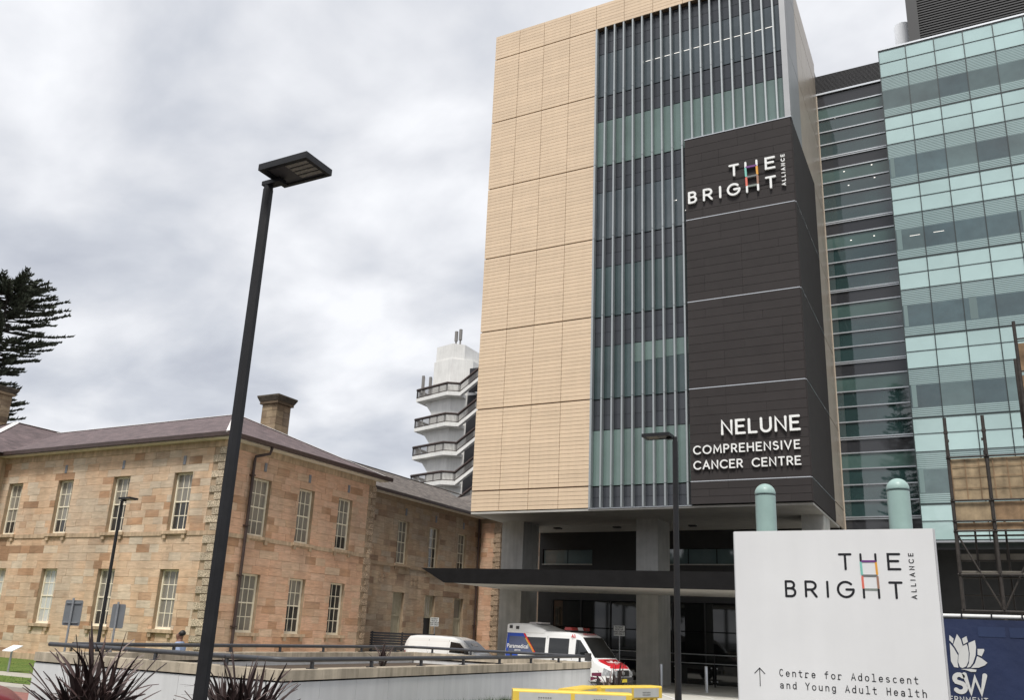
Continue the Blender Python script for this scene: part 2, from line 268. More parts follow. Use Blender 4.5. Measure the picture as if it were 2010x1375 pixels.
# ------------------------------------------------------------------ mesh helpers
ORG = {}
def link(o, parent=None, org=None):
    COL.objects.link(o)
    if parent is not None: o.parent = parent
    if org is not None: ORG[o] = Vector(org)
    elif parent is not None: ORG[o] = ORG[parent]
    else: ORG[o] = Vector((0, 0, 0))
    return o
def tag(o, label=None, cat=None, group=None, kind=None):
    for k, v in (('label', label), ('category', cat), ('group', group), ('kind', kind)):
        if v: o[k] = v
    return o
def thing(name, label, cat, loc=(0, 0, 0), rz=0, group=None, local=False):
    o = bpy.data.objects.new(name, None); o.empty_display_size = .2; o.location = loc; o.rotation_euler = (0, 0, rz)
    link(o, None, (0, 0, 0) if local else loc); return tag(o, label, cat, group)
class MB:
    def __init__(s): s.v = []; s.f = []; s.sm = []
    def add(s, vs, fs, smooth=False):
        b = len(s.v); s.v += [tuple(p) for p in vs]; s.f += [tuple(i+b for i in f) for f in fs]; s.sm += [smooth]*len(fs); return s
    def box(s, x0, x1, y0, y1, z0, z1):
        if x0 > x1: x0, x1 = x1, x0
        if y0 > y1: y0, y1 = y1, y0
        if z0 > z1: z0, z1 = z1, z0
        return s.add([(x0,y0,z0),(x1,y0,z0),(x1,y1,z0),(x0,y1,z0),(x0,y0,z1),(x1,y0,z1),(x1,y1,z1),(x0,y1,z1)],
                     [(0,3,2,1),(4,5,6,7),(0,1,5,4),(1,2,6,5),(2,3,7,6),(3,0,4,7)])
    def prism(s, poly, axis, a0, a1):
        """poly of 2-D points extruded along axis ('x': poly=(y,z), 'y': (x,z), 'z': (x,y))"""
        def P(p, a): return {'x': (a, p[0], p[1]), 'y': (p[0], a, p[1]), 'z': (p[0], p[1], a)}[axis]
        n = len(poly); vs = [P(p, a0) for p in poly]+[P(p, a1) for p in poly]
        fs = [tuple(range(n)), tuple(range(2*n-1, n-1, -1))]+[(i, i+n, (i+1) % n+n, (i+1) % n) for i in range(n)]
        return s.add(vs, fs)
    def tube(s, pts, r, n=10, cap=True, r1=None):
        pts = [Vector(p) for p in pts]; rings = []; up = None
        for i, p in enumerate(pts):
            t = (pts[min(i+1, len(pts)-1)]-pts[max(i-1, 0)]).normalized()
            if up is None: up = t.orthogonal().normalized()
            up = (up-t*up.dot(t)).normalized(); sd_ = t.cross(up)
            rr = r[i] if isinstance(r, (list, tuple)) else (r if r1 is None else r+(r1-r)*i/(len(pts)-1))
            rings.append([p+(up*math.cos(2*math.pi*k/n)+sd_*math.sin(2*math.pi*k/n))*rr for k in range(n)])
        vs = [q for g in rings for q in g]; fs = []
        for i in range(len(rings)-1):
            for k in range(n): fs.append((i*n+k, i*n+(k+1) % n, (i+1)*n+(k+1) % n, (i+1)*n+k))
        s.add(vs, fs, True)
        if cap: s.add(rings[0], [tuple(range(n-1, -1, -1))]); s.add(rings[-1], [tuple(range(n))])
        return s
    def lathe(s, prof, c, n=20):
        vs = []; fs = []
        for (r, z) in prof: vs += [(c[0]+r*math.cos(2*math.pi*k/n), c[1]+r*math.sin(2*math.pi*k/n), c[2]+z) for k in range(n)]
        for i in range(len(prof)-1):
            for k in range(n): fs.append((i*n+k, i*n+(k+1) % n, (i+1)*n+(k+1) % n, (i+1)*n+k))
        return s.add(vs, fs, True)
    def quad(s, a, b, c, d): return s.add([a, b, c, d], [(0, 1, 2, 3)])
    def mesh(s, name, m, org=(0, 0, 0)):
        me = bpy.data.meshes.new(name); o = Vector(org); me.from_pydata([tuple(Vector(p)-o) for p in s.v], [], s.f); me.update()
        if any(s.sm): me.polygons.foreach_set('use_smooth', s.sm)
        if m: me.materials.append(m)
        return me
    def build(s, name, m, parent=None, kind=None):
        org = ORG[parent] if parent is not None else Vector((0, 0, 0))
        o = bpy.data.objects.new(name, s.mesh(name, m, org)); link(o, parent)
        if kind: o['kind'] = kind
        return o
BOXC = {}
def piece(name, b, m, parent, cham=0, face='-y'):
    """one cheap block (x0,x1,y0,y1,z0,z1); alike blocks share their mesh"""
    x0, x1, y0, y1, z0, z1 = b; sx, sy, sz = abs(x1-x0), abs(y1-y0), abs(z1-z0)
    key = (round(sx, 3), round(sy, 3), round(sz, 3), m.name, cham, face); me = BOXC.get(key)
    if me is None:
        mb = MB(); X, Y, Z = sx/2, sy/2, sz/2
        if not cham: mb.box(-X, X, -Y, Y, -Z, Z)
        elif face == '-y':
            c = cham; mb.add([(-X,Y,-Z),(X,Y,-Z),(X,Y,Z),(-X,Y,Z),(-X,-Y+c,-Z),(X,-Y+c,-Z),(X,-Y+c,Z),(-X,-Y+c,Z),(-X+c,-Y,-Z+c),(X-c,-Y,-Z+c),(X-c,-Y,Z-c),(-X+c,-Y,Z-c)],
                   [(0,4,5,1),(1,5,6,2),(2,6,7,3),(3,7,4,0),(4,8,9,5),(5,9,10,6),(6,10,11,7),(7,11,8,4),(8,11,10,9)])
        else:
            c = cham; mb.add([(-X,-Y,-Z),(-X,Y,-Z),(-X,Y,Z),(-X,-Y,Z),(X-c,-Y,-Z),(X-c,Y,-Z),(X-c,Y,Z),(X-c,-Y,Z),(X,-Y+c,-Z+c),(X,Y-c,-Z+c),(X,Y-c,Z-c),(X,-Y+c,Z-c)],
                   [(0,1,5,4),(1,2,6,5),(2,3,7,6),(3,0,4,7),(4,5,9,8),(5,6,10,9),(6,7,11,10),(7,4,8,11),(8,9,10,11)])
        me = mb.mesh(name, m); BOXC[key] = me
    o = bpy.data.objects.new(name, me); c = Vector(((x0+x1)/2, (y0+y1)/2, (z0+z1)/2))
    o.location = c-ORG[parent]; link(o, parent, c); return o
def struct(name, mb, m): return tag(mb.build(name, m), kind='structure')

# stroke lettering ----------------------------------------------------------
def arc(cx, cy, rx, ry, a0, a1, n=14): return [(cx+rx*math.cos(R(a0+(a1-a0)*i/n)), cy+ry*math.sin(R(a0+(a1-a0)*i/n))) for i in range(n+1)]
def ribbon(mb, pts, hw, conv, d0, d1):
    """monoline stroke with round ends; conv(u, v, d) -> world"""
    P = [Vector(p) for p in pts]; closed = (P[0]-P[-1]).length < 1e-6 and len(P) > 3
    if closed: P = P[:-1]
    n = len(P); Lf = []; Rt = []
    for i in range(n):
        a = P[i-1] if (i > 0 or closed) else None; b = P[(i+1) % n] if (i < n-1 or closed) else None
        d1_ = (P[i]-a).normalized() if a is not None else None; d2_ = (b-P[i]).normalized() if b is not None else None
        if d1_ is None: d1_ = d2_
        if d2_ is None: d2_ = d1_
        n1 = Vector((-d1_.y, d1_.x)); n2 = Vector((-d2_.y, d2_.x)); k = max(.35, 1+n1.dot(n2)); o = (n1+n2)/k*hw
        Lf.append(P[i]+o); Rt.append(P[i]-o)
    vs = [conv(p.x, p.y, d1) for p in Lf]+[conv(p.x, p.y, d1) for p in Rt]+[conv(p.x, p.y, d0) for p in Lf]+[conv(p.x, p.y, d0) for p in Rt]
    fs = []
    for i in range(n if closed else n-1):
        j = (i+1) % n; fs += [(i, i+n, j+n, j), (i, j, j+2*n, i+2*n), (j+n, i+n, i+3*n, j+3*n)]
    mb.add(vs, fs)
    if not closed:
        for e, q, s in ((0, 1, 1), (n-1, n-2, -1)):
            dr = (P[e]-P[q]).normalized(); a0 = math.atan2(dr.y, dr.x); pl = [P[e]+Vector((math.cos(a0-math.pi/2+math.pi*k/8), math.sin(a0-math.pi/2+math.pi*k/8)))*hw for k in range(9)]
            m = len(pl); mb.add([conv(p.x, p.y, d1) for p in pl]+[conv(p.x, p.y, d0) for p in pl], [tuple(range(m))]+[(k, k+m, k+1+m, k+1) for k in range(m-1)])
S_ = arc(.27, .745, .25, .235, 40, 225, 9)+arc(.28, .27, .28, .25, 80, -145, 11)
GL = {'A': (.8, [[(0, 0), (.4, 1), (.8, 0)], [(.15, .33), (.65, .33)]]),
 'B': (.64, [[(0, 0), (0, 1)], [(0, 1), (.3, 1)]+arc(.32, .765, .235, .235, 90, -90, 9)+[(0, .53)], [(.33, .53)]+arc(.35, .265, .265, .265, 90, -90, 9)+[(0, 0)]]),
 'C': (.84, [arc(.5, .5, .5, .5, 45, 315, 20)]), 'D': (.75, [[(0, 0), (0, 1), (.3, 1)]+arc(.3, .5, .45, .5, 90, -90, 12)+[(0, 0)]]),
 'E': (.58, [[(.58, 1), (0, 1), (0, 0), (.6, 0)], [(0, .53), (.5, .53)]]), 'F': (.55, [[(.55, 1), (0, 1), (0, 0)], [(0, .5), (.47, .5)]]),
 'G': (.95, [arc(.5, .5, .5, .5, 45, 356, 22), [(.99, .5), (.55, .5)]]), 'H': (.72, [[(0, 0), (0, 1)], [(.72, 0), (.72, 1)], [(0, .5), (.72, .5)]]),
 'I': (.02, [[(.01, 0), (.01, 1)]]), 'K': (.6, [[(0, 0), (0, 1)], [(.58, 1), (0, .45)], [(.2, .6), (.62, 0)]]), 'L': (.52, [[(0, 1), (0, 0), (.52, 0)]]),
 'M': (.9, [[(0, 0), (.06, 1), (.45, .25), (.84, 1), (.9, 0)]]), 'N': (.7, [[(0, 0), (0, 1), (.7, 0), (.7, 1)]]), 'O': (1.0, [arc(.5, .5, .5, .5, 0, 360, 26)]),
 'P': (.58, [[(0, 0), (0, 1)], [(0, 1), (.3, 1)]+arc(.3, .73, .28, .27, 90, -90, 9)+[(0, .46)]]), 'R': (.6, [[(0, 0), (0, 1)], [(0, 1), (.3, 1)]+arc(.3, .73, .28, .27, 90, -90, 9)+[(0, .46)], [(.3, .46), (.6, 0)]]),
 'S': (.56, [S_]), 'T': (.68, [[(0, 1), (.68, 1)], [(.34, 1), (.34, 0)]]), 'U': (.68, [[(0, 1), (0, .34)]+arc(.34, .34, .34, .34, 180, 360, 12)+[(.68, 1)]]),
 'V': (.76, [[(0, 1), (.38, 0), (.76, 1)]]), 'W': (1.05, [[(0, 1), (.26, 0), (.525, .85), (.79, 0), (1.05, 1)]]), 'Y': (.7, [[(0, 1), (.35, .45), (.7, 1)], [(.35, .45), (.35, 0)]])}
x = .68
ML = {'C': [arc(.32, .5, .28, .5, 50, 310, 18)], 'A': [[(.02, 0), (.31, 1), (.6, 0)], [(.12, .34), (.5, .34)]], 'Y': [[(.02, 1), (.31, .5), (.6, 1)], [(.31, .5), (.31, 0)]],
 'H': [[(.06, 0), (.06, 1)], [(.56, 0), (.56, 1)], [(.06, .53), (.56, .53)]], 'e': [[(.06, .36), (.56, .36)]+arc(.31, .34, .25, .34, 10, 320, 16)], 'n': [[(.08, x), (.08, 0)], [(.08, .42)]+arc(.31, .42, .23, .26, 160, 0, 9)+[(.54, 0)]],
 't': [[(.24, .95), (.24, .2)]+arc(.42, .2, .18, .2, 180, 300, 7), [(.05, x), (.52, x)]], 'r': [[(.1, x), (.1, 0)], [(.1, .38)]+arc(.36, .38, .25, .3, 165, 50, 7), [(.0, 0), (.3, 0)]],
 'f': [arc(.42, .82, .18, .2, 60, 180, 7)+[(.24, 0)], [(.05, x), (.52, x)]], 'o': [arc(.31, .34, .27, .34, 0, 360, 20)], 'd': [arc(.29, .34, .24, .34, 0, 360, 18), [(.54, 1.03), (.54, 0)]],
 'l': [[(.1, 1.03), (.31, 1.03), (.31, .0)], [(.06, 0), (.56, 0)]], 's': [[(p[0]*.8+.08, p[1]*x) for p in S_]], 'c': [arc(.33, .34, .26, .34, 50, 310, 15)],
 'a': [[(.52, 0), (.52, .45)]+arc(.3, .45, .22, .23, 0, 155, 8), arc(.29, .19, .22, .19, 0, 360, 14)], 'u': [[(.08, x), (.08, .26)]+arc(.31, .26, .23, .26, 180, 340, 8), [(.54, x), (.54, 0)]],
 'g': [arc(.29, .36, .24, .32, 0, 360, 18), [(.53, x), (.53, -.05)]+arc(.3, -.05, .23, .22, 0, -150, 8)], 'h': [[(.08, 1.03), (.08, 0)], [(.08, .42)]+arc(.31, .42, .23, .26, 160, 0, 9)+[(.54, 0)]]}
def word(txt, u0, u1, v0, h, hw, conv, d0, d1, m, parent, name='letter', eps=.0006, space=.55):
    """capitals set to fill u0..u1; every letter its own part"""
    ws = [GL[c][0] if c != ' ' else space for c in txt]; gap = ((u1-u0)/h-sum(ws))/(len(txt)-1); u = u0
    for c, wd in zip(txt, ws):
        if c != ' ':
            mb = MB()
            for k, s in enumerate(GL[c][1]): ribbon(mb, [(u+p[0]*h, v0+p[1]*h) for p in s], hw, conv, d0, d1+k*eps)
            mb.build(name, m, parent)
        u += (wd+gap)*h
def mono(txt, u0, adv, v0, h, hw, conv, d0, d1, m, parent):
    for i, c in enumerate(txt):
        if c == ' ': continue
        mb = MB()
        for k, s in enumerate(ML[c]): ribbon(mb, [(u0+i*adv+p[0]*h*.95, v0+p[1]*h) for p in s], hw, conv, d0, d1+k*.0003)
        mb.build('letter', m, parent)
def text_part(txt, size, mtx, m, parent, name='lettering', bold=0):
    cu = bpy.data.curves.new('t', 'FONT'); cu.body = txt; cu.size = size; cu.align_x = 'CENTER'; cu.align_y = 'CENTER'; cu.offset = bold; cu.resolution_u = 3
    o = bpy.data.objects.new('t', cu); COL.objects.link(o); bpy.context.view_layer.update()
    me = bpy.data.meshes.new_from_object(o.evaluated_get(bpy.context.evaluated_depsgraph_get())); bpy.data.objects.remove(o); bpy.data.curves.remove(cu)
    me.materials.clear(); me.materials.append(m); me.transform(mtx)
    q = bpy.data.objects.new(name, me); link(q, parent); return q

# ================================================================== THE SETTING
def smooth(t): t = max(0, min(1, t)); return t*t*(3-2*t)
def gz(X, Y):
    k = smooth((X+16)/8.); end = 15+k*9; return .65*(1-smooth((Y-5)/(end-5)))
def ground():
    xs = [-900, -400, -200, -120]+[-90+3*i for i in range(61)]+[120, 200, 400, 900]; ys = [-900, -400, -200, -100]+[-60+2.5*i for i in range(53)]+[90, 130, 200, 400, 900]
    vs = [(a, b, gz(a, b)) for b in ys for a in xs]; n = len(xs)
    fs = [(j*n+i, j*n+i+1, (j+1)*n+i+1, (j+1)*n+i) for j in range(len(ys)-1) for i in range(n-1)]
    struct('ground', MB().add(vs, fs, True), M_asph)
ground()
def sheet(name, x0, x1, y0, y1, z, m, wob=0):
    mb = MB(); n = 40
    for i in range(n):
        a, b = x0+(x1-x0)*i/n, x0+(x1-x0)*(i+1)/n
        w0, w1 = [wob*math.sin(q*1.7)+wob*.6*math.sin(q*4.1+1) for q in (a, b)]
        mb.quad((a, y0+w0, z), (b, y0+w1, z), (b, y1+w1, z), (a, y1+w0, z))
    return struct(name, mb, m)
sheet('lawn', -75, -20.4, 22.15, 28.6, .03, M_grass)
sheet('footpath', -75, -20.4, 20.75, 22.15, .02, M_path)
sheet('lawn_strip', -75, -20.4, 18.9, 20.75, .026, M_grass, .03)
sheet('footpath_lower', -75, -20.4, 17.35, 18.9, .016, M_path)
sheet('brick_paving', -75, -20.4, 15.6, 17.1, .012, M_brickp)
o = MB(); kb = thing('kerb', 'pale concrete kerb at the lower edge of the lawn path', 'kerb', (-30, 17.2, 0)); kb['kind'] = 'structure'
del kb['category']
for i in range(24): piece('kerb_stone', (-60+i*1.6, -60+i*1.6+1.585, 17.1, 17.35, 0, .13), M_kerb, kb)
sheet('forecourt', -31, 14, 25.5, 60, .006, M_pave)
def grass_blades():
    mb = MB(); rr = random.Random(3)
    for (x0, x1, y0, y1, n) in ((-48, -24, 22.2, 28.35, 9000), (-44, -22, 18.9, 20.7, 4500)):
        for i in range(n):
            X = rr.uniform(x0, x1); Y = rr.uniform(y0, y1); a = rr.uniform(0, 6.28); h = rr.uniform(.012, .03); c, s = math.cos(a)*.012, math.sin(a)*.012
            mb.add([(X-c, Y-s, .02), (X+c, Y+s, .02), (X+s*2, Y-c*2, .03+h)], [(0, 1, 2)])
    tag(mb.build('lawn_grass', M_bladeL), 'short green grass growing on the lawn before the sandstone wall', 'grass', kind='stuff')
grass_blades()
# painted bay lines on the forecourt
mb = MB()
for (a, b) in (((1300, 1352), (1402, 1373)), ((1345, 1356), (1450, 1369)), ((1290, 1361), (1330, 1375))):
    p, q = Zp(*a, .012), Zp(*b, .012); t = (q-p).normalized(); n = Vector((-t.y, t.x, 0))*.06; mb.quad(p-n, q-n, q+n, p+n)
struct('bay_markings', mb, M_line)

# ================================================================== SANDSTONE BUILDING
def fb(F, u0, u1, d0, d1, z0, z1):
    ax, pl = F
    return (u0, u1, pl-d1, pl-d0, z0, z1) if ax == 'x' else (pl+d0, pl+d1, u0, u1, z0, z1)
def fbox(mb, F, *a): return mb.box(*fb(F, *a))
def course_lines(segs):
    zs = []
    for a, b, n in segs: zs += [(a+(b-a)*i/n, a+(b-a)*(i+1)/n) for i in range(n)]
    return zs
def stones(F, u0, u1, courses, holes, rr, lmin=.55, lmax=1.35):
    """blocks (u0,u1,z0,z1) laid in courses round the openings"""
    out = []
    for (z0, z1) in courses:
        u = u0-rr.uniform(0, .9); cuts = []
        while u < u1: cuts.append(u); u += rr.choice((rr.uniform(lmin, .95), rr.uniform(.8, lmax)))
        cuts.append(u)
        for a, b in zip(cuts, cuts[1:]):
            a, b = max(a, u0), min(b, u1); segs = [(a, b)]
            for (h0, h1, g0, g1) in holes:
                if z1 <= g0+.06 or z0 >= g1-.06: continue
                segs = [t for (p, q) in segs for t in ((p, min(q, h0)), (max(p, h1), q)) if t[1]-t[0] > .07]
            for (p, q) in segs:
                if q-p > .07: out.append((p, q, z0, z1))
    return out
def lay(F, blocks, m, parent, name='stone_block', limit=300, rr=random.Random(1)):
    key = lambda b: -((b[1]-b[0])*(b[3]-b[2]))/((Vector((b[0], F[1]) if F[0] == 'x' else (F[1], b[0])).length)**2)
    bl = sorted(blocks, key=key); rest = MB()
    for i, (a, b, z0, z1) in enumerate(bl):
        g = .0035; d = rr.choice((0, .003, .006, .01)); bx_ = fb(F, a+g, b-g, -.06, d, z0+g, z1-g)
        if i < limit: piece(name, tuple(round(q, 2) if False else q for q in bx_), m, parent, .006, '-y' if F[0] == 'x' else '+x')
        else: rest.box(*bx_)
    if len(bl) > limit: rest.build(name, m, parent, 'stuff')
def core(F, u0, u1, z0, z1, holes, m, parent, d0=-.5, d1=-.022):
    us = sorted({u0, u1, *[h for q in holes for h in q[:2]]}); zs = sorted({z0, z1, *[h for q in holes for h in q[2:]]}); mb = MB()
    for a, b in zip(us, us[1:]):
        for c, d in zip(zs, zs[1:]):
            if any(h[0] <= (a+b)/2 <= h[1] and h[2] <= (c+d)/2 <= h[3] for h in holes): continue
            fbox(mb, F, a, b, d0, d1, c, d)
    return mb.build('wall_core', m, parent)
def sash_window(F, u0, u1, z0, z1, parent, blind=4, pale=False, mt=M_cream, inset=.2):
    mb = MB(); t = .085; fd = (-inset-.1, -inset)
    for a in ((u0+.004, u0+t, z0+.03, z1-.004), (u1-t, u1-.004, z0+.03, z1-.004)): fbox(mb, F, a[0], a[1], *fd, a[2], a[3])
    fbox(mb, F, u0+t, u1-t, *fd, z1-t, z1-.004); fbox(mb, F, u0+t, u1-t, *fd, z0+.03, z0+.03+t*1.2); fbox(mb, F, u0-.0, u1+.0, -inset-.02, -inset+.05, z0+.002, z0+.03)
    wn = mb.build('window', mt, parent)
    a, b, c, d = u0+t, u1-t, z0+.03+t*1.2, z1-t; zm = (c+d)/2; mb = MB()
    fbox(mb, F, a, b, -inset-.07, -inset-.015, zm-.03, zm+.03); mb.build('meeting_rail', mt, wn)
    mb = MB(); g = .018
    for i in (1, 2): u = a+(b-a)*i/3; fbox(mb, F, u-g, u+g, -inset-.075, -inset-.035, c, d)
    for (p, q) in ((c, zm-.03), (zm+.03, d)): z = (p+q)/2; fbox(mb, F, a, b, -inset-.073, -inset-.037, z-g, z+g)
    mb.build('glazing_bars', mt, wn)
    for i in range(3):
        for j in range(4):
            z_ = [c, (c+zm)/2, zm, (zm+d)/2, d]; m = (M_blindW if pale else M_blind) if j >= 4-blind else M_wglass
            piece('pane', fb(F, a+(b-a)*i/3+.004, a+(b-a)*(i+1)/3-.004, -inset-.062, -inset-.056, z_[j]+.004, z_[j+1]-.004), m, wn)
    return wn
def sill(F, u0, u1, z, parent, m, corb=True, h=.15):
    mb = MB(); fbox(mb, F, u0-.22, u1+.22, -.05, .14, z-h, z); s = mb.build('sill', m, parent)
    if corb:
        for u in (u0-.1, u1-.1):
            mb = MB(); fbox(mb, F, u, u+.2, -.03, .1, z-h-.2, z-h); mb.build('corbel', m, s)
FX = ('x', 28.5); FY = ('y', -30.2)
sb = thing('sandstone_building', 'two-storey sandstone building with tall sash windows and purple slate hipped roof', 'building', (-38, 34, 0))
winL = [(-46.25, -45.02), (-42.05, -40.82), (-37.75, -36.52), (-33.42, -32.18)]
winR = [(30.45, 31.68), (33.75, 34.94), (36.95, 38.16)]
segs = [(.0, .5, 1), (.5, 1.6, 3), (1.6, 4.45, 8), (4.45, 6.0, 4), (6.2, 9.0, 8), (9.0, 10.12, 3)]
CZ = course_lines(segs)
hL = [(a, b, z0, z1) for a, b in winL for z0, z1 in ((1.75, 4.45), (6.2, 9.0))]+[(-40.02+1.2, -38.6, .55, .8)]
hR = [(a, b, z0, z1) for a, b in winR for z0, z1 in ((1.75, 4.45), (6.2, 9.0))]
rr = random.Random(11)
core(FX, -51.5, -30.25, 0, 10.5, hL, M_mortar, sb); core(FY, 28.99, 40.12, 0, 10.5, hR, M_mortar, sb)
lay(FX, stones(FX, -51.5, -30.95, CZ, hL, rr), M_stA, sb, limit=180)
lay(FY, stones(FY, 29.05, 39.55, CZ, hR, rr), M_stB, sb, limit=120)
for i, (a, b) in enumerate(winL):
    sash_window(FX, a, b, 6.2, 9.0, sb, blind=(3, 3, 2, 2)[i]); sash_window(FX, a, b, 1.75, 4.45, sb, blind=(4, 4, 3, 4)[i], pale=i in (0, 1))
    sill(FX, a, b, 6.22, sb, M_trim); sill(FX, a, b, 1.77, sb, M_trim)
for i, (a, b) in enumerate(winR):
    sash_window(FY, a, b, 6.2, 9.0, sb, blind=(4, 4, 3)[i]); sash_window(FY, a, b, 1.75, 4.45, sb, blind=(4, 2, 0)[i])
    sill(FY, a, b, 6.22, sb, M_trim); sill(FY, a, b, 1.77, sb, M_trim)
mb = MB(); fbox(mb, FX, -51.5, -30.19, -.05, .05, 6.0, 6.2); fbox(mb, FY, 28.55, 40.05, -.05, .05, 6.0, 6.2); mb.build('string_course', M_trim, sb)
mb = MB(); fbox(mb, FX, -51.5, -30.18, -.05, .035, 10.12, 10.5); fbox(mb, FY, 28.54, 40.1, -.05, .035, 10.12, 10.5); mb.build('frieze', M_trim, sb)
mb = MB(); fbox(mb, FX, -51.5, -30.1, -.02, .09, 0, .32); fbox(mb, FY, 28.6, 40.1, -.02, .09, 0, .32); mb.build('plinth', M_trim, sb)
for (u, F) in [(-41.6, FX), (-37.15, FX), (-32.85, FX), (31.13, FY), (34.42, FY), (37.7, FY)]:
    piece('air_vent', fb(F, u-.085, u+.085, -.01, .03, 9.38, 9.8), M_vent, sb)
piece('air_vent', fb(FX, -39.0, -38.6, -.1, -.05, .56, .8), M_wglass, sb)
qz = course_lines([(.32, 1.6, 4), (1.6, 4.45, 8), (4.45, 6.0, 4), (6.2, 9.0, 8), (9.0, 10.12, 3)])
for i, (z0, z1) in enumerate(qz):
    l, s = (.72, .38) if i % 2 else (.38, .72)
    piece('quoin', (-30.2-l, -30.16, 28.455, 28.5+s*.8, z0+.02, z1-.02), M_quoin, sb)
    l2 = .62 if i % 2 else .34
    piece('quoin', (-30.7, -30.155, 40.17-l2, 40.2, z0+.02, z1-.02), M_quoinB, sb)
# roof: hipped main range running left, with a crossing range at the far left
ZE, ZR = 10.62, 13.5
def tri(*p): return [Vector(q) for q in p]
mb = MB(); A = (-29.55, 27.95, ZE); B = (-29.55, 40.72, ZE); C = (-35.94, 34.33, ZR); D = (-52, 34.33, ZR); E_ = (-46.3, 27.95, ZE); D2 = (-60, 40.72, ZE); D3 = (-60, 34.33, ZR)
mb.add([A, B, C, D, E_, D2, D3], [(0, 1, 2), (0, 2, 3, 4), (1, 5, 6, 2)]); rf = mb.build('roof', M_slate, sb)
mb = MB(); a0 = (-46.3, 26.0, ZE); a1 = (-57.7, 26.0, ZE); a2 = (-52, 31.7, ZR+.15); a3 = (-52, 44, ZR+.15); a4 = (-57.7, 44, ZE); a5 = (-46.3, 44, ZE)
mb.add([a0, a1, a2, a3, a4, a5], [(1, 0, 2), (0, 5, 3, 2), (1, 2, 3, 4)]); mb.build('roof', M_slate, sb)
mb = MB(); mb.box(-57, -46.9, 26.6, 44, 0, 10.5); mb.build('side_range_wall', M_trim, sb)
mb = MB(); mb.box(-51.5, -30.7, 29.2, 39.6, 0, 10.4); mb.build('inner_mass', M_dark, sb)
def capping(mb, p, q, wd=.16, h=.05):
    p, q = Vector(p), Vector(q); t = (q-p).normalized(); n = Vector((-t.y, t.x, 0)).normalized()*wd; u = Vector((0, 0, h))
    mb.add([p-n, p+u, p+n, q-n, q+u, q+n], [(0, 1, 4, 3), (1, 2, 5, 4), (0, 2, 1), (3, 4, 5)])
for p, q, wd in ((A, C, .2), (B, C, .14), (a0, a2, .16), (a1, a2, .2), (a2, a3, .16), (C, D, .1)):
    mb = MB(); capping(mb, p, q, wd); mb.build('hip_capping', M_lead, sb)
mb = MB(); mb.box(-46.9, -29.62, 28.02, 28.55, 10.44, 10.56); mb.box(-30.2, -29.62, 28.551, 40.62, 10.44, 10.56); mb.build('eave_soffit', M_eave, sb)
mb = MB(); mb.box(-46.9, -29.46, 27.86, 28.0, 10.48, 10.68); mb.box(-29.6, -29.455, 28.0, 40.8, 10.48, 10.68); mb.build('gutter', M_gutter, sb)
mb = MB(); mb.tube([(-29.53, 30.75, 10.5), (-29.6, 30.7, 10.15), (-30.02, 30.22, 9.95), (-30.05, 30.2, 9.7), (-30.05, 30.2, .1)], .075, 8)
for z in (9.0, 6.6, 4.3, 2.0): mb.box(-30.2, -29.95, 30.1, 30.3, z, z+.06)
mb.build('downpipe', M_gutter, sb)
def chimney(cx, cy, z0, z1, wx, wy):
    n = int((z1-.5-z0)/.36); h = (z1-.5-z0)/n; cb = MB(); cb.box(cx-wx/2+.03, cx+wx/2-.03, cy-wy/2+.03, cy+wy/2-.03, z0, z1-.1); c = cb.build('chimney', M_mortar, sb)
    rr_ = random.Random(int(cx))
    for i in range(n):
        f = .5+(.18 if i % 2 else -.18); k = .03 if i == 1 else 0
        za, zb = z0+i*h+.008, z0+(i+1)*h-.008; xm = cx-wx/2+wx*f
        piece('chimney_stone', (cx-wx/2-k, xm-.008, cy-wy/2-k, cy, za, zb), M_chim, c); piece('chimney_stone', (xm+.008, cx+wx/2+k, cy-wy/2-k, cy, za, zb), M_chim, c)
        piece('chimney_stone', (cx, cx+wx/2+k*.99, cy+.01, cy+wy/2, za, zb), M_chim, c)
    piece('chimney_cap', (cx-wx/2-.12, cx+wx/2+.12, cy-wy/2-.12, cy+wy/2+.12, z1-.5, z1-.34), M_chim, c)
    mb = MB(); a, b = wx/2+.14, wx/2+.26; e, g = wy/2+.14, wy/2+.26
    mb.add([(cx-a, cy-e, z1-.34), (cx+a, cy-e, z1-.34), (cx+a, cy+e, z1-.34), (cx-a, cy+e, z1-.34), (cx-b, cy-g, z1-.08), (cx+b, cy-g, z1-.08), (cx+b, cy+g, z1-.08), (cx-b, cy+g, z1-.08)],
           [(0, 1, 5, 4), (1, 2, 6, 5), (2, 3, 7, 6), (3, 0, 4, 7)]); mb.box(cx-b, cx+b, cy-g, cy+g, z1-.08, z1); mb.build('chimney_top', M_chimt, c)
M_chim = stone_mat('chimney_stone', [(0, (.26, .19, .12)), (.4, (.20, .145, .095)), (.7, (.31, .235, .15)), (1, (.12, .088, .06))], .0)
M_chimt = mat('sooty_stone', (.095, .08, .06), .9, nz=(3, .5))
M_chimp = M_chim
chimney(-35.6, 37.0, 12.2, 15.15, 1.15, 1.15)
chimney(-55.75, 32.3, 11.6, 16.45, 1.3, 1.3)

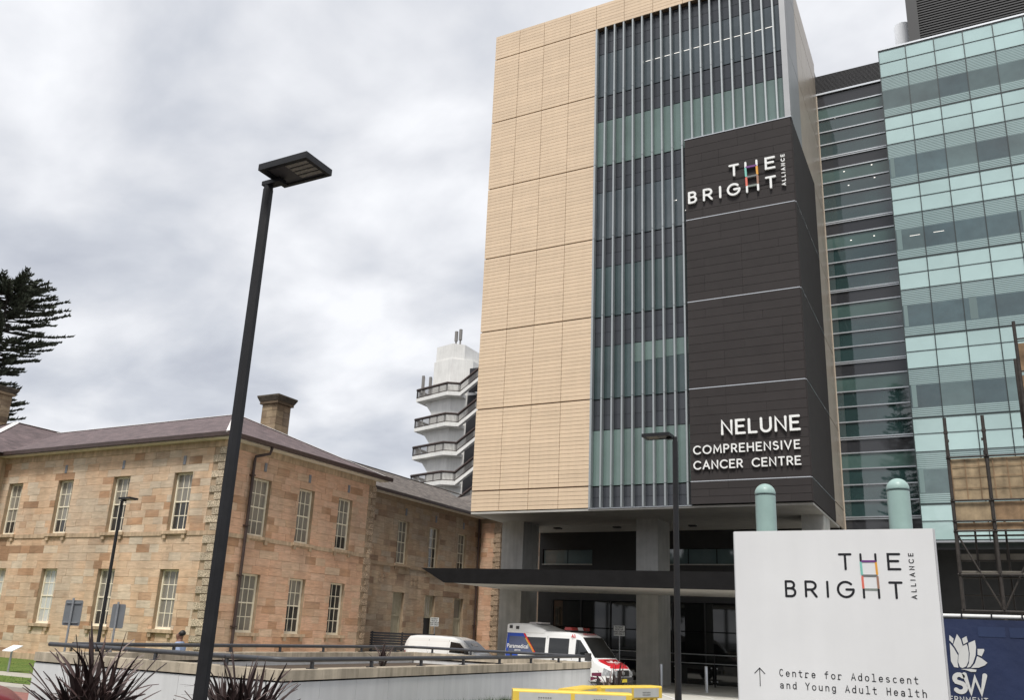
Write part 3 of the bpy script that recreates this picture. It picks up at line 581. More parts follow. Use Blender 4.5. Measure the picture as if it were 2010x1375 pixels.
# recessed wing with its farther pavilion
FW = ('y', -32.5); FP = ('x', 56.7); FQ = ('y', -30.8)
sw = thing('sandstone_wing', 'recessed sandstone wing with grey-brown roof running back beside the beige tower', 'building', (-36, 50, 0))
ww = [(45.95, 47.22), (49.67, 50.93), (53.45, 54.72)]
hW = [(a, b, 6.2, 9.03) for a, b in ww]+[(a, b, .02, 4.48) for a, b in ww]
core(FW, 40.2, 56.7, 0, 10.5, hW, M_mortar, sw)
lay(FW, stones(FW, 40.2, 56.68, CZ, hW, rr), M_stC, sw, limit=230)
core(FP, -32.49, -30.86, 0, 10.5, [], M_mortar, sw); lay(FP, stones(FP, -32.42, -31.3, CZ, [], rr), M_stB, sw, limit=40)
hQ = [(57.6, 58.6, 6.2, 9), (60.2, 61.2, 6.2, 9)]
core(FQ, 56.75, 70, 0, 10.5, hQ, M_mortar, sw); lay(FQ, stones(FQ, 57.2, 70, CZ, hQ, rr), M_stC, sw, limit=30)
for a, b, c, d in hQ: sash_window(FQ, a, b, c, d, sw, 4)
for i, (z0, z1) in enumerate(qz):
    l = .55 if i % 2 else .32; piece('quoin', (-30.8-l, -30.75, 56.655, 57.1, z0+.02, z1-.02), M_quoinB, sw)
for i, (a, b) in enumerate(ww):
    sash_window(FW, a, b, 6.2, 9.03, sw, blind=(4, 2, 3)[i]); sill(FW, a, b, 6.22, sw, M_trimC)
M_ddoor = mat('dark_doorway', (.012, .012, .012), .5); M_cdoor = mat('faded_cream_door', (.46, .41, .30), .7, nz=(4, .12), streak=.15)
def doorway(i, a, b):
    mb = MB()
    for (p, q) in ((a+.004, a+.12), (b-.12, b-.004)): fbox(mb, FW, p, q, -.3, -.2, .02, 4.47)
    fbox(mb, FW, a+.12, b-.12, -.3, -.2, 4.37, 4.47); fbox(mb, FW, a+.12, b-.12, -.3, -.2, 2.98, 3.1); d = mb.build('doorway', M_cdoor, sw)
    piece('fanlight', fb(FW, a+.12, b-.12, -.28, -.26, 3.1, 4.37), M_cdoor if i != 2 else M_blind, d)
    if i == 1:
        mb = MB()
        for k in (1, 2, 3): u = a+.12+(b-a-.24)*k/4; fbox(mb, FW, u-.015, u+.015, -.26, -.24, 3.1, 4.37)
        mb.build('glazing_bars', M_lead, d)
    piece('door_leaf', fb(FW, a+.12, b-.12, -.28, -.255, .02, 2.98), M_ddoor if i == 1 else M_cdoor, d)
    if i != 1:
        mb = MB()
        for z in (.9, 1.9): fbox(mb, FW, a+.16, b-.16, -.256, -.235, z, z+.03)
        mb.build('door_rails', M_trimC, d)
for i, (a, b) in enumerate(ww): doorway(i, a, b)
mb = MB(); fbox(mb, FW, 40.2, 56.65, -.05, .05, 6.0, 6.2); mb.build('string_course', M_trimC, sw)
mb = MB(); fbox(mb, FW, 40.2, 56.65, -.05, .035, 10.12, 10.5); fbox(mb, FP, -32.4, -30.8, -.05, .03, 10.12, 10.5); mb.build('frieze', M_trimC, sw)
for u in (46.74, 50.4, 54.15): piece('air_vent', fb(FW, u-.09, u+.09, -.01, .03, 9.38, 9.85), M_vent, sw)
for y0, n in ((44.2, 2), (47.9, 2)):
    for k in range(n):
        for j in range(2): piece('carved_block', fb(FW, y0+k*.5, y0+k*.5+.22, -.02, .04, 5.0+j*.3, 5.22+j*.3), M_quoinB, sw)
mb = MB(); mb.add([(-31.95, 40.2, ZE), (-31.95, 57.2, ZE), (-36.2, 57.2, 12.9), (-36.2, 39.0, 12.9), (-41, 57.2, ZE), (-41, 39, ZE)], [(0, 1, 2, 3), (3, 2, 4, 5)]); mb.build('roof', M_slateG, sw)
mb = MB(); e0 = (-30.2, 56.1, ZE); e1 = (-30.2, 70, ZE); e2 = (-36.2, 62.1, 13.4); e3 = (-36.2, 70, 13.4); e4 = (-42.2, 56.1, ZE); e5 = (-42.2, 70, ZE)
mb.add([e0, e1, e3, e2, e4, e5], [(0, 1, 2, 3), (4, 0, 3), (4, 3, 2, 5)]); mb.build('roof', M_slateG, sw)
for p, q in ((e0, e2), (e2, e3), ((-36.2, 40.5, 12.9), (-36.2, 60, 12.9))): mb = MB(); capping(mb, p, q, .12); mb.build('hip_capping', M_slateG, sw)
mb = MB(); mb.box(-31.99, -31.86, 40.8, 57, 10.46, 10.64); mb.box(-31.8, -30.1, 56.0, 56.14, 10.46, 10.64); mb.build('gutter', M_gutter, sw)
mb = MB(); mb.box(-32.5, -32.0, 40.3, 56.6, 10.42, 10.5); mb.build('eave_soffit', M_eave, sw)
mb = MB(); mb.tube([(-32.38, 56.25, 10.4), (-32.38, 56.25, .1)], .08, 8)
for z in (8.2, 5.4, 2.6): mb.box(-32.5, -32.28, 56.15, 56.35, z, z+.06)
mb.build('downpipe', M_gutter, sw)
mb = MB(); mb.box(-38, -33.1, 41, 56.5, 0, 10.4); mb.box(-41, -31.4, 57.3, 69, 0, 10.4); mb.build('inner_mass', M_dark, sw)

# ================================================================== HOSPITAL TOWER
tw = thing('hospital_tower', 'beige tiled hospital tower with silver-finned curtain wall and raised black cladding box', 'building', (-14.7, 46, 0))
FT = 40.0; FL = 4.588; Z0 = 9.58
mb = MB(); mb.box(-23.55, -16.75, 40.07, 40.4, 8.5, 38.8); mb.box(-16.75, -6.1, 40.07, 40.4, 37.16, 38.8); mb.build('cladding_backing', M_joint, tw)
mb = MB(); mb.box(-23.5, -5.98, 40.41, 61, 8.5, 38.7); mb.build('inner_mass', M_dark, tw)
cols = [-23.62, -21.9, -20.18, -18.44, -16.72]; bands = [(8.48, Z0, 5)]+[(Z0+k*FL, Z0+(k+1)*FL, 21) for k in range(6)]+[(Z0+6*FL, 38.87, 8)]
tiles = []
for (a, b, n) in bands:
    a_, b_ = a+.03, b-.03
    if a == 8.48: a_ = a
    for i in range(n):
        z0 = a_+(b_-a_)*i/n; z1 = a_+(b_-a_)*(i+1)/n
        cs = cols if b < 38 else cols+[-16.72+1.76*k for k in range(1, 7)]
        for x0, x1 in zip(cs, cs[1:]): tiles.append((x0+.012, min(x1-.012, -6.2), z0+.009, z1-.009))
rest = MB()
for i, (x0, x1, z0, z1) in enumerate(tiles):
    bx_ = (x0, x1, FT, FT+.06, z0, z1)
    if i < 300: piece('facade_tile', bx_, M_terra, tw)
    else: rest.box(*bx_)
rest.build('facade_tile', M_terra, tw, 'stuff')
# curtain wall glass and fins
PIT = .5625; fx = [-16.66+PIT*i for i in range(20)]
for k in range(-1, 6):
    z0 = Z0+k*FL
    for i in range(len(fx)-1):
        x0, x1 = fx[i]+.012, fx[i+1]-.012
        if x0 > -6.25: continue
        x1 = min(x1, -6.2); hid = x0 > -11.5
        rows = [(8.48, 9.02, M_spand), (9.04, Z0-.02, M_spand)] if k < 0 else [(z0+.05, z0+2.93, None), (z0+2.97, z0+3.72, M_spand), (z0+3.74, z0+FL-.02, M_spand)]
        for (a, b, m) in rows:
            if hid and b < 28.0: continue
            a = max(a, 28.12) if hid else a
            if m is None:
                v = (0, 2, 2, 1, 0, 1)[k]; m = M_vis[v]
                if k == 1 and i >= 4:
                    piece('pane', (x0, x1, 40.3, 40.33, b-.75-.06*(12-i)*.6, b), M_vis[0], tw); b -= .77+.06*(12-i)*.6
            piece('pane', (x0, x1, 40.3, 40.33, a, b), m, tw)
mb = MB(); mb.box(-16.7, -11.3, 40.36, 40.4, 8.5, 37.1); mb.box(-11.3, -6.1, 40.361, 40.4, 28, 37.1); mb.build('curtain_wall_backing', M_blackj, tw)
for i, x0 in enumerate(fx):
    if x0 > -6.2: continue
    hid = x0 > -11.35
    for k in range(-1, 6):
        a, b = (8.46, Z0) if k < 0 else (Z0+k*FL, Z0+(k+1)*FL)
        if hid and b < 28.3: continue
        if hid: a = max(a, 28.1)
        piece('fin', (x0-.042, x0+.042, 39.93, 40.22, a+.012, b-.012-(.0 if k < 5 else .03)), M_fin, tw)
piece('curtain_wall_edge', (-16.74, -16.715, 39.96, 40.3, 8.47, 37.12), M_silver, tw)
piece('curtain_wall_sill', (-16.74, -11.42, 39.95, 40.3, 8.42, 8.455), M_silver, tw)
for i in range(5, 18):
    if fx[i] < -6.8: piece('ceiling_light_strip', (fx[i]+.1, fx[i+1]-.02, 40.29, 40.298, 34.16, 34.182), M_lamp, tw)
for (x_, z_) in ((-16.2, 21.3), (-14.0, 28.9), (-12.1, 24.9), (-11.6, 24.2), (-13.4, 16.4)): piece('downlight', (x_, x_+.07, 40.29, 40.298, z_, z_+.04), M_lamp, tw)
# grey corner and right flank
piece('corner_cladding', (-6.19, -5.9, 39.97, 40.3, 28.1, 38.87), M_metalp, tw)
for k in range(2, 7):
    a, b = max(28.1, Z0+k*FL), min(38.87, Z0+(k+1)*FL)
    if k >= 4:
        piece('flank_cladding', (-5.97, -5.9, 40.32, 43.4, a+.02, b-.02), M_metalp, tw)
for k in range(-1, 7):
    a, b = (8.44, Z0) if k < 0 else (Z0+k*FL, min(38.87, Z0+(k+1)*FL)); ys = [43.43, 45.3, 47.15, 49.1, 51.0] if a > 27 else [47.15, 49.1, 51.0]
    if a < 27 < b: ys = [47.15, 49.1, 51.0]
    for y0, y1 in zip(ys, ys[1:]):
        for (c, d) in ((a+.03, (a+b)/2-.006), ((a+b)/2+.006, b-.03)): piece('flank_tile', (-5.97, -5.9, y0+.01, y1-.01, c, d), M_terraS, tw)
mb = MB(); mb.box(-6.0, -5.96, 40.3, 51.2, 8.5, 38.7); mb.build('flank_backing', M_blackj, tw)
# black sign box
bxs = [-11.4, -10.02, -8.64, -7.26, -5.9]; wl = [8.44, 9.55, 14.15, 18.74, 23.33, 28.08]; nr = [3, 10, 10, 10, 10]
rj = random.Random(5)
for s in range(5):
    a, b = wl[s]+.025, wl[s+1]-.025
    for i in range(nr[s]):
        z0, z1 = a+(b-a)*i/nr[s], a+(b-a)*(i+1)/nr[s]; cut = sorted(rj.sample([-10.5, -9.6, -8.6, -7.7, -6.8], 2)); cs = [-11.4]+cut+[-5.9]
        for x0, x1 in zip(cs, cs[1:]): piece('black_panel', (x0+.004, x1-.004, 39.78, 39.86, z0+.008, z1-.008), M_black, tw)
    piece('flank_panel', (-5.94, -5.86, 39.86, 47.13, a, b), M_black, tw)
    if s: piece('trim_line', (-11.4, -5.9, 39.775, 39.85, wl[s]-.02, wl[s]+.02), M_chrome, tw); piece('trim_line', (-5.9, -5.855, 39.87, 47.12, wl[s]-.018, wl[s]+.018), M_chrome, tw)
mb = MB(); mb.box(-11.38, -5.95, 39.865, 40.28, 8.46, 28.05); mb.build('box_core', M_blackj, tw); piece('box_cap', (-11.42, -5.85, 39.77, 40.3, 28.09, 28.14), M_silver, tw)
# soffit, columns, podium behind
mb = MB(); mb.box(-23.6, -5.9, 40.0, 48.6, 8.33, 8.43); mb.build('soffit', M_concl, tw)
for (x_, y_) in ((-21.3, 46.3), (-17.6, 46.3), (-13.2, 46.3), (-9.5, 46.3)): piece('soffit_lamp', (x_-.2, x_+.2, y_-.2, y_+.2, 8.26, 8.329), M_dark, tw)
for (x0, x1) in ((-23.4, -22.05), (-15.38, -14.2), (-6.98, -5.95)):
    piece('column', (x0, x1, 43.3, 45.3, 0, 8.33), M_conc, tw)
mb = MB(); mb.box(-23.52, -5.9, 48.5, 48.7, 7.3, 8.32); mb.box(-23.52, -23.3, 48.5, 48.7, 6.4, 7.3); mb.box(-20.0, -15.8, 48.5, 48.7, 6.4, 7.3); mb.box(-23.52, -5.9, 48.5, 48.7, 4.3, 6.4); mb.box(-23.52, -22.6, 48.5, 48.7, 0, 4.3); mb.build('podium_wall', M_dark, tw)
mb = MB(); mb.box(-23.5, -5.92, 48.72, 60.8, .02, 8.3); mb.build('podium_blackout', M_blackj, tw)  # solid black fill, added so no daylight shows through the pane gaps
for (a, b, n) in ((-23.28, -20.02, 2), (-15.78, -5.95, 6)):
    for i in range(n):
        x0, x1 = a+(b-a)*i/n, a+(b-a)*(i+1)/n; piece('strip_window_pane', (x0+.03, x1-.03, 48.6, 48.63, 6.43, 7.27), M_strip, tw)
    piece('strip_window_sill', (a-.02, b+.02, 48.42, 48.62, 6.36, 6.42), M_conc, tw)
for i in range(9):
    x0 = -22.55+i*1.86; piece('shopfront_pane', (x0+.03, x0+1.83, 48.6, 48.63, .1, 2.7), M_shop, tw); piece('shopfront_pane', (x0+.03, x0+1.83, 48.6, 48.63, 2.76, 4.25), M_shop, tw)
    piece('shopfront_mullion', (x0-.03, x0+.03, 48.5, 48.62, .1, 4.28), M_dark, tw)
# entrance canopy
mb = MB(); mb.prism([(-23.9, 5.16), (-22.55, 4.47), (-4.5, 4.28), (-4.5, 5.02)], 'y', 36.0, 36.25); cn = mb.build('canopy', M_canopy, tw)
mb = MB(); mb.prism([(-22.5, 4.50), (-4.6, 4.31), (-4.6, 4.5), (-22.5, 4.69)], 'y', 36.26, 43.28); mb.build('canopy_soffit', M_concl, cn)
mb = MB(); mb.prism([(-23.7, 5.1), (-22.6, 4.7), (-4.6, 4.52), (-4.6, 4.98)], 'y', 36.26, 43.28); mb.build('canopy_deck', M_canopy, cn)
# raised lettering on the black box --------------------------------------------------
LOGO = dict(T=[[(-.619, 2.778), (-.562, 2.778)], [(-.59, 2.778), (-.59, 2.70)]], H=None,
            E=[[(-.321, 2.778), (-.376, 2.778), (-.376, 2.70), (-.321, 2.70)], [(-.376, 2.742), (-.328, 2.742)]], I=[[(-.689, 2.631), (-.689, 2.553)]],
            T2=[[(-.378, 2.631), (-.321, 2.631)], [(-.349, 2.631), (-.349, 2.553)]],
            B=[[(u*.079-.907, 2.553+v*.079) for u, v in s] for s in GL['B'][1]], R=[[(u*.09-.802, 2.553+v*.079) for u, v in s] for s in GL['R'][1]],
            G=[[(u*.079-.636, 2.553+v*.079) for u, v in s] for s in GL['G'][1]])
LADDER = [('ink', (-.511, 2.778), (-.511, 2.742)), ('ink', (-.437, 2.778), (-.437, 2.742)), ('purple', (-.506, 2.741), (-.442, 2.741)), ('teal', (-.512, 2.733), (-.510, 2.674)), ('orange', (-.437, 2.733), (-.435, 2.674)),
          ('grey', (-.507, 2.666), (-.439, 2.666)), ('red', (-.509, 2.659), (-.508, 2.603)), ('brown', (-.434, 2.659), (-.433, 2.603)), ('green', (-.504, 2.594), (-.439, 2.594)), ('ink', (-.507, 2.594), (-.507, 2.553)), ('ink', (-.433, 2.594), (-.433, 2.553))]
def logo(parent, mapf, hw, conv, d0, d1, ink, eps, scale):
    for k, s in LOGO.items():
        if not s: continue
        mb = MB()
        for j, st in enumerate(s): ribbon(mb, [mapf(p) for p in st], hw, conv, d0, d1+j*eps)
        mb.build('letter', ink, parent)
    for j, (c, p, q) in enumerate(LADDER):
        mb = MB(); ribbon(mb, [mapf(p), mapf(q)], hw*.92, conv, d0, d1+(j % 4+1)*eps); mb.build('ladder_bar', ink if c == 'ink' else M_lad[c], parent)
    # ALLIANCE, reading upwards
    a, b = mapf((-.254, 2.55)), mapf((-.254, 2.781)); h = .0215*scale
    word('ALLIANCE', a[1], b[1], 0, h, hw*.36, lambda u, v, d: conv(a[0]-v, u, d), d0, d1, ink, parent, eps=eps)
towc = lambda u, v, d: (u, 39.78-d, v)
s1 = thing('facade_sign', 'white raised letters with a coloured ladder mark high on the black cladding box', 'sign', (-9, 39.78, 24.2), group=None)
logo(s1, lambda p: (-11.18+7.5*(p[0]+.907), 24.24+7.45*(p[1]-2.553)), .053, towc, .05, .14, M_letter, .003, 7.45)
for z in (24.55, 25.2, 25.75): piece('mounting_rail', (-10.9 if z < 25 else -8.9, -6.35, 39.74, 39.76, z-.012, z+.012), M_black, s1)
s2 = thing('facade_sign', 'three lines of white raised capitals low on the black cladding box', 'sign', (-9, 39.78, 10.1))
word('NELUNE', -9.79, -6.27, 11.74, .63, .054, towc, .05, .15, M_letter, s2, eps=.003)
word('COMPREHENSIVE', -11.19, -6.3, 10.86, .37, .031, towc, .04, .12, M_letter, s2, eps=.003)
word('CANCER CENTRE', -11.19, -6.3, 10.12, .365, .031, towc, .04, .12, M_letter, s2, eps=.003)
# ================================================================== GLASS LINK AND GLASS BUILDING
lk = thing('glazed_link', 'narrow recessed glass stair link with horizontal silver transoms between tower and glass block', 'building', (-4, 53, 0))
mb = MB(); mb.box(-5.88, -1.97, 51.06, 60, 0, 36.3); mb.build('inner_mass', M_blackj, lk)
for r in range(40):
    z1 = 36.35-.905*r; z0 = z1-.905
    if z0 < .1: break
    piece('pane', (-5.86, -1.99, 51.0, 51.03, z0+.03, z1-.03), M_rec[(0, 1, 2, 2, 2)[r % 5]], lk)
    piece('transom', (-5.88, -1.97, 50.92, 51.05, z0-.035, z0+.035), M_silver, lk)
    if r % 5 == 4: piece('transom', (-5.88, -1.97, 50.92, 51.05, z0-.14, z0-.085), M_silver, lk)
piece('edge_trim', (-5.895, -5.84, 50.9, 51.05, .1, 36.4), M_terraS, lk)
piece('coping', (-5.9, -1.95, 50.88, 51.3, 36.36, 36.48), M_silver, lk)
for i in range(16): piece('louvre_blade', (-5.9, -1.97, 51.1, 51.2, 36.52+i*.09, 36.565+i*.09), M_louv, lk)
mb = MB(); mb.box(-5.9, -1.97, 51.25, 58, 36.48, 37.98); mb.build('plant_screen', M_louv, lk)
for (x_, z_) in ((-4.9, 34.5), (-3.2, 34.55), (-4.6, 30.6), (-3.0, 30.7), (-2.9, 29.8), (-4.4, 29.6), (-4.5, 25.9), (-3.2, 25.95)): piece('downlight', (x_, x_+.08, 50.985, 50.995, z_, z_+.05), M_lamp, lk)
gb = thing('glass_building', 'pale mint glass office block with striped bands and dark mullions', 'building', (5, 52, 0))
gx = [-1.93, -.45, 1.07, 2.59, 4.11, 5.63, 7.15, 8.67]
GY = 48.9; tops = [37.05-4.59*k for k in range(7)]
rg = random.Random(4)
for k, t in enumerate(tops):
    for x0, x1 in zip(gx, gx[1:]):
        zb = t-4.59 if k < 6 else 7.65
        for (a, b, m) in ((t-.86, t-.02, M_spgl), (t-1.82, t-.88, M_spgl), (zb+.03, t-1.84, M_frit2 if rg.random() < .35 else M_frit)):
            if b-a > .2 and a > 7.0: piece('pane', (x0+.018, x1-.018, GY, GY+.03, max(a, 7.65), b), m, gb)
    for (z, h) in ((t, .035), (t-.87, .012), (t-1.83, .014)):
        if z > 7.6: piece('transom', (-1.94, gx[-1], GY-.03, GY+.04, z-h, z+h), M_mull, gb)
for (bay, k, u0, u1, m) in ((0, 1, .06, .2, 0), (0, 2, .05, .22, 0), (0, 3, .05, .18, 0), (0, 4, .06, .22, 0), (0, 5, .05, .2, 0), (2, 3, .18, .42, 0), (3, 5, .35, .62, 0), (4, 2, .1, .3, 0), (2, 5, .4, .47, 0), (0, 2, .5, .9, 1), (1, 2, .3, .85, 1)):
    a, b = gx[bay], gx[bay+1]; t = tops[k]; z0 = t-4.59+.6
    if m == 0: piece('interior_blind', (a+(b-a)*u0, a+(b-a)*u1, GY-.006, GY-.002, z0, z0+1.25), M_blnd, gb)
    else: piece('ceiling_light_strip', (a+(b-a)*u0, a+(b-a)*(u0+.35), GY-.006, GY-.002, z0+.75, z0+.77), M_lamp, gb)
for x0 in gx: piece('mullion', (x0-.022, x0+.022, GY-.05, GY+.04, 7.6, 37.08), M_mull, gb)
piece('bottom_edge', (-1.94, gx[-1], GY-.04, GY+.3, 7.55, 7.64), M_silver, gb)
piece('coping', (-1.96, gx[-1], GY-.06, GY+.3, 37.09, 37.2), M_silver, gb)
mb = MB(); mb.box(-1.9, gx[-1], GY+.05, 60, 7.66, 37.05); mb.build('inner_mass', M_mull, gb)
for k in range(7): piece('flank_pane', (-1.95, -1.92, GY+.06, 51.0, 7.7+k*4.2, 7.7+(k+1)*4.2-.05), M_spgl, gb)
mb = MB(); mb.box(-1.8, 9, 52.5, 53, 0, 7.55); mb.build('undercroft_wall', M_dark, gb)
for x_ in (3.4, 7.5): piece('column', (x_, x_+.7, 50.0, 50.7, 0, 7.55), M_plast, gb)
piece('plant_screen_post', (-.2, .42, 50.1, 50.8, 37.2, 48), M_plast, gb)
mb = MB()
for i in range(60): mb.box(.42, 9, 50.3, 50.42, 37.25+i*.18, 37.34+i*.18)
mb.build('louvre_blades', M_plast, gb, 'stuff')
mb = MB(); mb.box(.42, 9, 50.45, 57, 37.2, 48); mb.build('plant_screen', M_blackj, gb)
mb = MB(); mb.lathe([(.5, 0), (.5, 3.0), (.44, 3.02)], (-.55, 53.5, 38.8), 28); mb.build('flue', M_cladr, gb)

# ================================================================== FAR STAIR TOWER
st = thing('stair_tower', 'white concrete stair tower with railed balconies beyond the grey-brown roof', 'tower', (-57, 92, 0))
def oct_(cx, cy, w_, d_, c): return [(cx-w_, cy-d_+c), (cx-w_+c, cy-d_), (cx+w_-c, cy-d_), (cx+w_, cy-d_+c), (cx+w_, cy+d_-c), (cx+w_-c, cy+d_), (cx-w_+c, cy+d_), (cx-w_, cy+d_-c)]
mb = MB(); mb.prism([(-59.9, 90), (-56.6, 89.2), (-54.9, 90.6), (-54.9, 95), (-59.9, 95)], 'z', 0, 32); mb.build('shaft', M_concw, st)
mb = MB(); mb.prism([(-59.9, 90), (-56.7, 89.2), (-54.7, 91.2), (-54.7, 95), (-59.9, 95)], 'z', 32.003, 36.0); mb.build('top_block', M_concw, st)
mb = MB(); mb.prism([(-59.7, 90.1), (-56.75, 89.35), (-55.6, 90.5), (-55.6, 95), (-59.7, 95)], 'z', 36.003, 38.1); mb.build('top_block', M_concw, st)
mb = MB(); mb.prism([(-55.3, 90.6), (-50, 90.6), (-50, 96), (-55.3, 96)], 'z', 0, 31.2); mb.build('dark_shaft', M_louv, st)
zl = [31.2, 27.2, 23.5, 19.8, 16.1]
for k, z in enumerate(zl):
    poly = [(-62.2, 89.8), (-56.4, 88.0), (-55.0, 88.9), (-55.0, 91), (-62.2, 93)]
    mb = MB(); mb.prism(poly, 'z', z-.45, z); b = mb.build('balcony', M_concw, st)
    mb = MB(); mb.prism([(-55.0, z-.45), (-55.0, z), (-52.2, z+1.9), (-52.2, z+1.45)], 'y', 88.9, 89.4); mb.build('stair_flight', M_concw, b)
    mb = MB(); mb.prism([(-61.2, z-.45), (-59.9, z-.45), (-59.9, z-2.2)], 'y', 90.2, 92); mb.build('bracket', M_concw, b)
    mb = MB(); e = [(-62.15, 92.8), (-62.15, 89.85), (-56.4, 88.06), (-55.05, 88.94)]
    pts = [(p[0], p[1], z+1.15) for p in e]+[(-52.2, 88.94, z+3.05)]; mb.tube(pts, .17, 6); mb.tube([(p[0], p[1], p[2]-1.0) for p in pts], .05, 6); mb.build('handrail', M_bronz, b)
    mb = MB()
    for (p, q) in zip(pts, pts[1:]):
        L_ = (Vector(q)-Vector(p)).length; n = int(L_/.16)
        for i in range(n+1):
            c = Vector(p).lerp(Vector(q), i/n); rr_ = .07 if i % 9 == 0 else .022; mb.box(c.x-rr_, c.x+rr_, c.y-.02, c.y+.02, c.z-1.1, c.z)
    mb.build('balusters', M_baf, b)
for (x_, h) in ((-57.0, 1.9), (-56.35, 2.1)):
    mb = MB(); mb.tube([(x_, 90.4, 38.0), (x_, 90.4, 38.0+h*.4)], .12, 8); mb.tube([(x_, 90.4, 38.0+h*.4), (x_, 90.4, 38.2+h)], .23, 8); mb.build('antenna', M_baf, st)
for (x_, y_) in ((-61.2, 89.6), (-60.6, 90.4)):
    mb = MB(); mb.box(x_-.16, x_+.16, y_-.1, y_+.1, 31.8, 34.2); mb.tube([(x_+.2, y_, 31), (x_+.2, y_, 34)], .07, 6); mb.build('antenna_panel', M_baf, st)
mb = MB(); mb.box(-54.4, -52.4, 90, 90.1, 31.4, 34.6); mb.build('roof_screen', M_louv, st)

# ================================================================== NORFOLK PINES
def pine(name, label, X, Y, H_, rad, seed, whorl=.85, dens=1.0, grp='tall pines'):
    rr_ = random.Random(seed); t = thing(name, label, 'tree', (X, Y, 0))
    mb = MB(); pts = [(X+.25*math.sin(i*1.1), Y+.2*math.sin(i*.8), H_*i/14) for i in range(15)]; mb.tube(pts, [max(.08, .62*(1-i/14.5)) for i in range(15)], 10); mb.build('trunk', M_bark, t)
    br = MB(); lf = MB(); z = H_*.08; twist = 0
    while z < H_*.985:
        f = z/H_; Rm = rad(f); nb = 8 if Rm > 2 else 6; twist += .7
        for k in range(nb):
            if rr_.random() < .1: continue
            a = twist+6.283*k/nb+rr_.uniform(-.25, .25); L_ = Rm*rr_.uniform(.68, 1.06); dr = Vector((math.cos(a), math.sin(a), 0)); zz = z+rr_.uniform(-.3, .3); droop = rr_.uniform(-.02, .12)
            P = [Vector((X, Y, zz))+dr*(L_*s)+Vector((0, 0, L_*(droop*s+.12*s*s-.03*math.sin(s*3.1)))) for s in (0, .25, .5, .75, 1)]
            br.tube(P, .09, 4, False, .02)
            sd_ = Vector((-dr.y, dr.x, 0)); n = max(5, int(L_*4.2*dens))
            for i in range(n):
                s = .22+.78*(i+rr_.random())/n; q = s*4; j = min(3, int(q)); c = P[j].lerp(P[j+1], q-j)
                for side in (-1, 1):
                    for m_ in range(4):
                        l = rr_.uniform(.32, .7)*(1.15-.35*s); d = (dr*rr_.uniform(.35, 1.0)+sd_*side*rr_.uniform(.25, .9)).normalized(); up = Vector((0, 0, rr_.uniform(.25, .8)))
                        b0 = c+Vector((0, 0, rr_.uniform(-.06, .05))); m1 = b0+d*l*.55+up*l*.22; e1 = b0+d*l*.85+up*l*.75; wd = Vector((-d.y, d.x, 0))*rr_.uniform(.035, .065)
                        lf.add([b0-wd*.6, b0+wd*.6, m1+wd, m1-wd, e1, m1+Vector((0, 0, .07)), m1-Vector((0, 0, .05))], [(0, 1, 2, 3), (3, 2, 4), (0, 5, 4, 6)])
        z += whorl*rr_.uniform(.75, 1.2)*(1 if f < .9 else .6)
    br.build('branches', M_bark, t); lf.build('crown', M_pine, t); return t
def radA(f):
    pts = [(0, 4), (.5, 4.4), (.57, 4.2), (.62, 3.3), (.67, 2.5), (.72, 2.6), (.745, 3.8), (.79, 5.4), (.84, 5.8), (.90, 5.5), (.95, 4.5), (.985, 3.2), (1, 2.2)]
    for (a, b), (c, d) in zip(pts, pts[1:]):
        if f <= c: return b+(d-b)*(f-a)/(c-a)
    return .5
pine('norfolk_pine', 'dark layered conifer rising behind the stone chimney', -80.2, 45.5, 33.4, radA, 2, .5)
pine('norfolk_pine', 'tall cone-shaped conifer seen mirrored in the narrow glass link', -6.4, -20, 37, lambda f: .6+4.6*(1-f)**.7, 5, .75, 1.0)

# ================================================================== LOW WALLED BED WITH RAIL
bd = thing('walled_bed', 'low white rendered wall with sandstone coping round a raised bed', 'wall', (-15.8, 21.5, 0))
BX0, BX1, BY0, BY1, ZC = -19.65, -12.05, 13.54, 29.3, 1.4
def wall_run(ax, a0, a1, f, inward, step, ch=0):
    n = max(1, round((a1-a0)/step)); w_ = .42*inward
    for i in range(n):
        p, q = a0+(a1-a0)*i/n, a0+(a1-a0)*(i+1)/n; g = .004
        for (off, m, nm, z0, z1, th, gg) in ((0, M_coping, 'coping_stone', ZC-.2, ZC, .42, .004), (.03, M_render, 'wall_panel', .0, ZC-.235, .34, .004)):
            y0, y1 = sorted((f+off*inward, f+(off+th)*inward))
            piece(nm, (p+gg, q-gg, y0, y1, z0, z1) if ax == 'x' else (y0, y1, p+gg, q-gg, z0, z1), m, bd)
wall_run('y', BY0, BY1, BX1, -1, 1.18); wall_run('x', BX0, BX1-.43, BY0, 1, 1.2); wall_run('y', BY0+.43, BY1-.43, BX0, 1, 1.2); wall_run('x', BX0, BX1-.43, BY1, -1, 1.2)
mb = MB()
for (a, b, c, d) in ((BX1-.39, BX1-.035, BY0+.035, BY1-.03), (BX0+.035, BX1-.4, BY0+.035, BY0+.39), (BX0+.035, BX0+.39, BY0+.4, BY1-.03), (BX0+.4, BX1-.4, BY1-.39, BY1-.035)): mb.box(a, b, c, d, ZC-.25, ZC-.19)
mb.build('shadow_joint', M_blackj, bd)
mb = MB(); mb.box(BX0+.38, BX1-.38, BY0+.38, BY1-.38, 0, 1.02); mb.build('soil', M_soil, bd)
rl = thing('guard_rail', 'charcoal tube rail on short posts along the sandstone coping', 'railing', (-15.8, 21.5, ZC))
i_ = .2; RZ = 1.585; c0, c1, c2, c3 = (BX0+i_, BY0+i_), (BX1-i_, BY0+i_), (BX1-i_, BY1-i_), (BX0+i_, BY1-i_)
